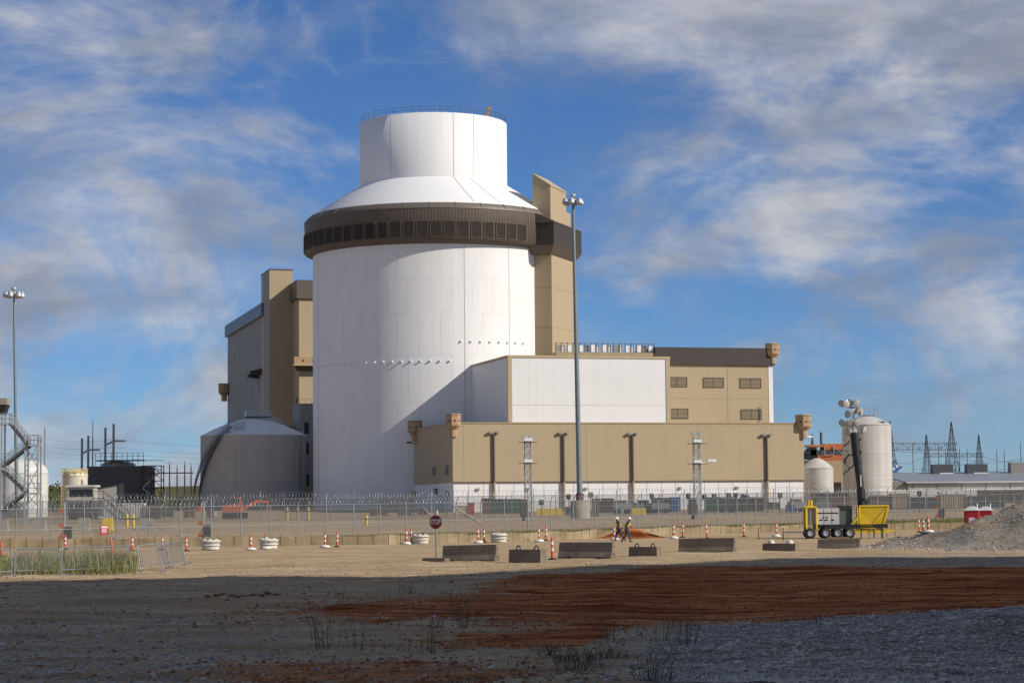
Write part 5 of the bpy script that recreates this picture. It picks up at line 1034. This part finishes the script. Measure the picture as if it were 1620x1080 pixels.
# ------------------------------------------------------------------ stones, clods, weeds
def rock(m, p, s):
    vs_ = [(p[0]+s*random.uniform(.6, 1.2)*x, p[1]+s*random.uniform(.6, 1.2)*y, p[2]+s*random.uniform(.4, .9)*z) for x, y, z in ((1, 0, 0), (0, 1, 0), (-1, 0, 0), (0, -1, 0), (.1, .1, .9), (0, 0, -.7))]
    m.add(vs_, [(0, 1, 4), (1, 2, 4), (2, 3, 4), (3, 0, 4), (1, 0, 5), (2, 1, 5), (3, 2, 5), (0, 3, 5)])
m = MB(); m2 = MB(); m3 = MB(); m4 = MB(); cnt = 0
while cnt < 42000:
    y = 30+70*random.random()**1.6; x = random.uniform(-.27, .27)*y; c, gy, gr = zones(x, y)
    if random.random() < (gy*.9+.06)*(1-c): rock(m if random.random() < .5 else m3, (x, y, gz(x, y)+.005), random.uniform(.012, .045)*(2 if random.random() < .05 else 1)); cnt += 1
    elif c < .3 and random.random() < .05: rock(m4, (x, y, gz(x, y)+.005), random.uniform(.012, .05)*(2 if random.random() < .06 else 1)); cnt += 1
    elif c > .3 and random.random() < .07: rock(m2, (x, y, gz(x, y)+.005), random.uniform(.015, .06)); cnt += 1
for _ in range(9000):
    x, y = random.uniform(20, 41), random.uniform(110, 130); d = math.hypot((x-36.8)/17, (y-126)/13)
    if d < 1: rock(m if random.random() < .4 else m3, (x, y, gz(x, y)+.01), random.uniform(.02, .07)*(2.2 if d > .8 and random.random() < .08 else 1))
for _ in range(5000):
    y = random.uniform(86, 118); x = random.uniform(-.26, .26)*y; rock(m, (x, y, gz(x, y)+.005), random.uniform(.015, .04))
tag(m.build('gravel', 'stone'), 'loose grey gravel strewn over the yard and stone heap', 'gravel', kind='stuff'); tag(m3.build('tan_gravel', 'stone_tan'), 'loose tan stones mixed through the grey gravel', 'gravel', kind='stuff'); tag(m4.build('dirt_crumbs', 'wood'), 'dark brown dirt crumbs strewn over the shaded yard', 'dirt clods', kind='stuff'); tag(m2.build('clods', 'clod'), 'small red clay clods strewn over the dirt', 'dirt clods', kind='stuff')
for i, (px, py) in enumerate(((327, 945), (341, 944), (350, 941), (364, 943), (374, 946), (400, 942), (412, 944), (423, 940), (435, 941))):
    g = gp(px, py); b = MB(); rock(b, (0, 0, .03), .09); rock(b, (.07, .03, .02), .06); tag(b.build('clay_lump', 'clod', None, g), 'dark red clay lump lying in a short row on the shaded gravel', 'clod', 'clay lumps in a row')
a, b_ = gp(372, 946), gp(446, 941); t = thing('timber_pole', 'thin dark timber pole lying on the shaded gravel', 'pole', a); MB().tube((0, 0, .04), b_-a+Vector((0, 0, .04)), .02, .014, n=6).build('pole', 'wood', t); MB().tube((b_-a)*.6+Vector((0, 0, .05)), (b_-a)*.6+Vector((.25, .1, .3)), .02, .008, n=4).build('twig', 'wood', t)
def weed(px, py, h, n, spread, label, grp, leafy=False):
    g = gp(px, py); m = MB(); ml = MB()
    for _ in range(n):
        a_ = random.uniform(0, 6.28); d = Vector((math.cos(a_), math.sin(a_), 0)); hh = h*random.uniform(.45, 1); l_ = spread*random.uniform(.2, 1)*hh; b = d*random.uniform(0, .3); p = [b+d*l_*f**1.6+Vector((0, 0, hh*f)) for f in (0, .35, .7, 1)]
        for q0, q1, r0, r1 in zip(p, p[1:], (.006, .0045, .003), (.0045, .003, .0015)): m.tube(q0, q1, r0, r1, 3, False)
        for f in range(7 if leafy else 3):
            k_ = random.choice(p[1:]); e = Vector((random.gauss(0, 1), random.gauss(0, 1), random.uniform(-.2, 1))).normalized()*random.uniform(.05, .13); s2 = Vector((-e.y, e.x, 0)).normalized()*.007; ml.add([k_-s2, k_+s2, k_+e], [(0, 1, 2)])
    t = thing('weed', label, 'weed', g, 0, grp); m.build('stems', 'dry_weed', t); ml.build('leaves', 'dry_weed', t)
for px, py, h, n, sp in ((515, 1030, 1.2, 16, .45), (500, 1012, .9, 8, .5), (568, 1030, .8, 12, .3), (676, 1035, .9, 16, .35), (735, 992, .8, 30, .6), (690, 993, .6, 18, .5), (1040, 1015, .7, 18, .5), (1085, 1020, 1.2, 22, .5), (1065, 1000, 1.1, 8, .4), (965, 1012, .5, 22, .6), (985, 1000, .9, 6, .4), (725, 960, .5, 20, .6), (640, 935, .55, 20, .7), (1300, 990, .3, 14, .8), (1395, 1020, .25, 14, .8), (860, 925, .35, 20, .8), (535, 955, .6, 4, .4)):
    weed(px, py, h*.9, max(3, n*2//3), sp, 'dry spindly weed growing in the shaded dirt', 'dry weeds in the foreground')
for px, py, h in ((890, 1048, .3), (930, 1050, .28), (1030, 1078, .4), (870, 1040, .25), (905, 1062, .28), (960, 1042, .25)): weed(px, py, h, 26, .9, 'low leafy scrub clump on the bottom gravel edge', 'leafy scrub clumps', True)
m = MB()
for _ in range(7000):
    y = 30+45*random.random()**1.5; x = random.uniform(-.09, .06)*y+random.gauss(0, 1.2)
    if nz(x, y, .35, 21) < .08: continue
    z = gz(x, y); h = random.uniform(.04, .2); a_ = random.uniform(0, 6.28); d = Vector((math.cos(a_), math.sin(a_), 0)); b = Vector((x, y, z)); n_ = Vector((-d.y, d.x, 0))*.005; m.add([b-n_, b+n_, b+d*h*.6+Vector((0, 0, h))], [(0, 1, 2)])
tag(m.build('sparse_grass', 'dry_weed'), 'sparse dry grass tufts over the shaded foreground dirt', 'grass', kind='stuff')
m = MB()
for _ in range(16000):
    x = random.uniform(-45, 55); y0 = silt_y(x)+.5; y1 = FENCE_Y(x)
    if y1 < y0: continue
    y = random.uniform(y0, y1)
    if nz(x, y, .2, 17) < -.1: continue
    z = gz(x, y); h = random.uniform(.08, .3); a_ = random.uniform(0, 6.28); d = Vector((math.cos(a_), math.sin(a_), 0)); b = Vector((x, y, z)); n_ = Vector((-d.y, d.x, 0))*.03; m.add([b-n_, b+n_, b+d*h*.5+Vector((0, 0, h))], [(0, 1, 2)])
tag(m.build('verge_grass', 'grass_blade'), 'short patchy green grass along the outer fence', 'grass', kind='stuff')
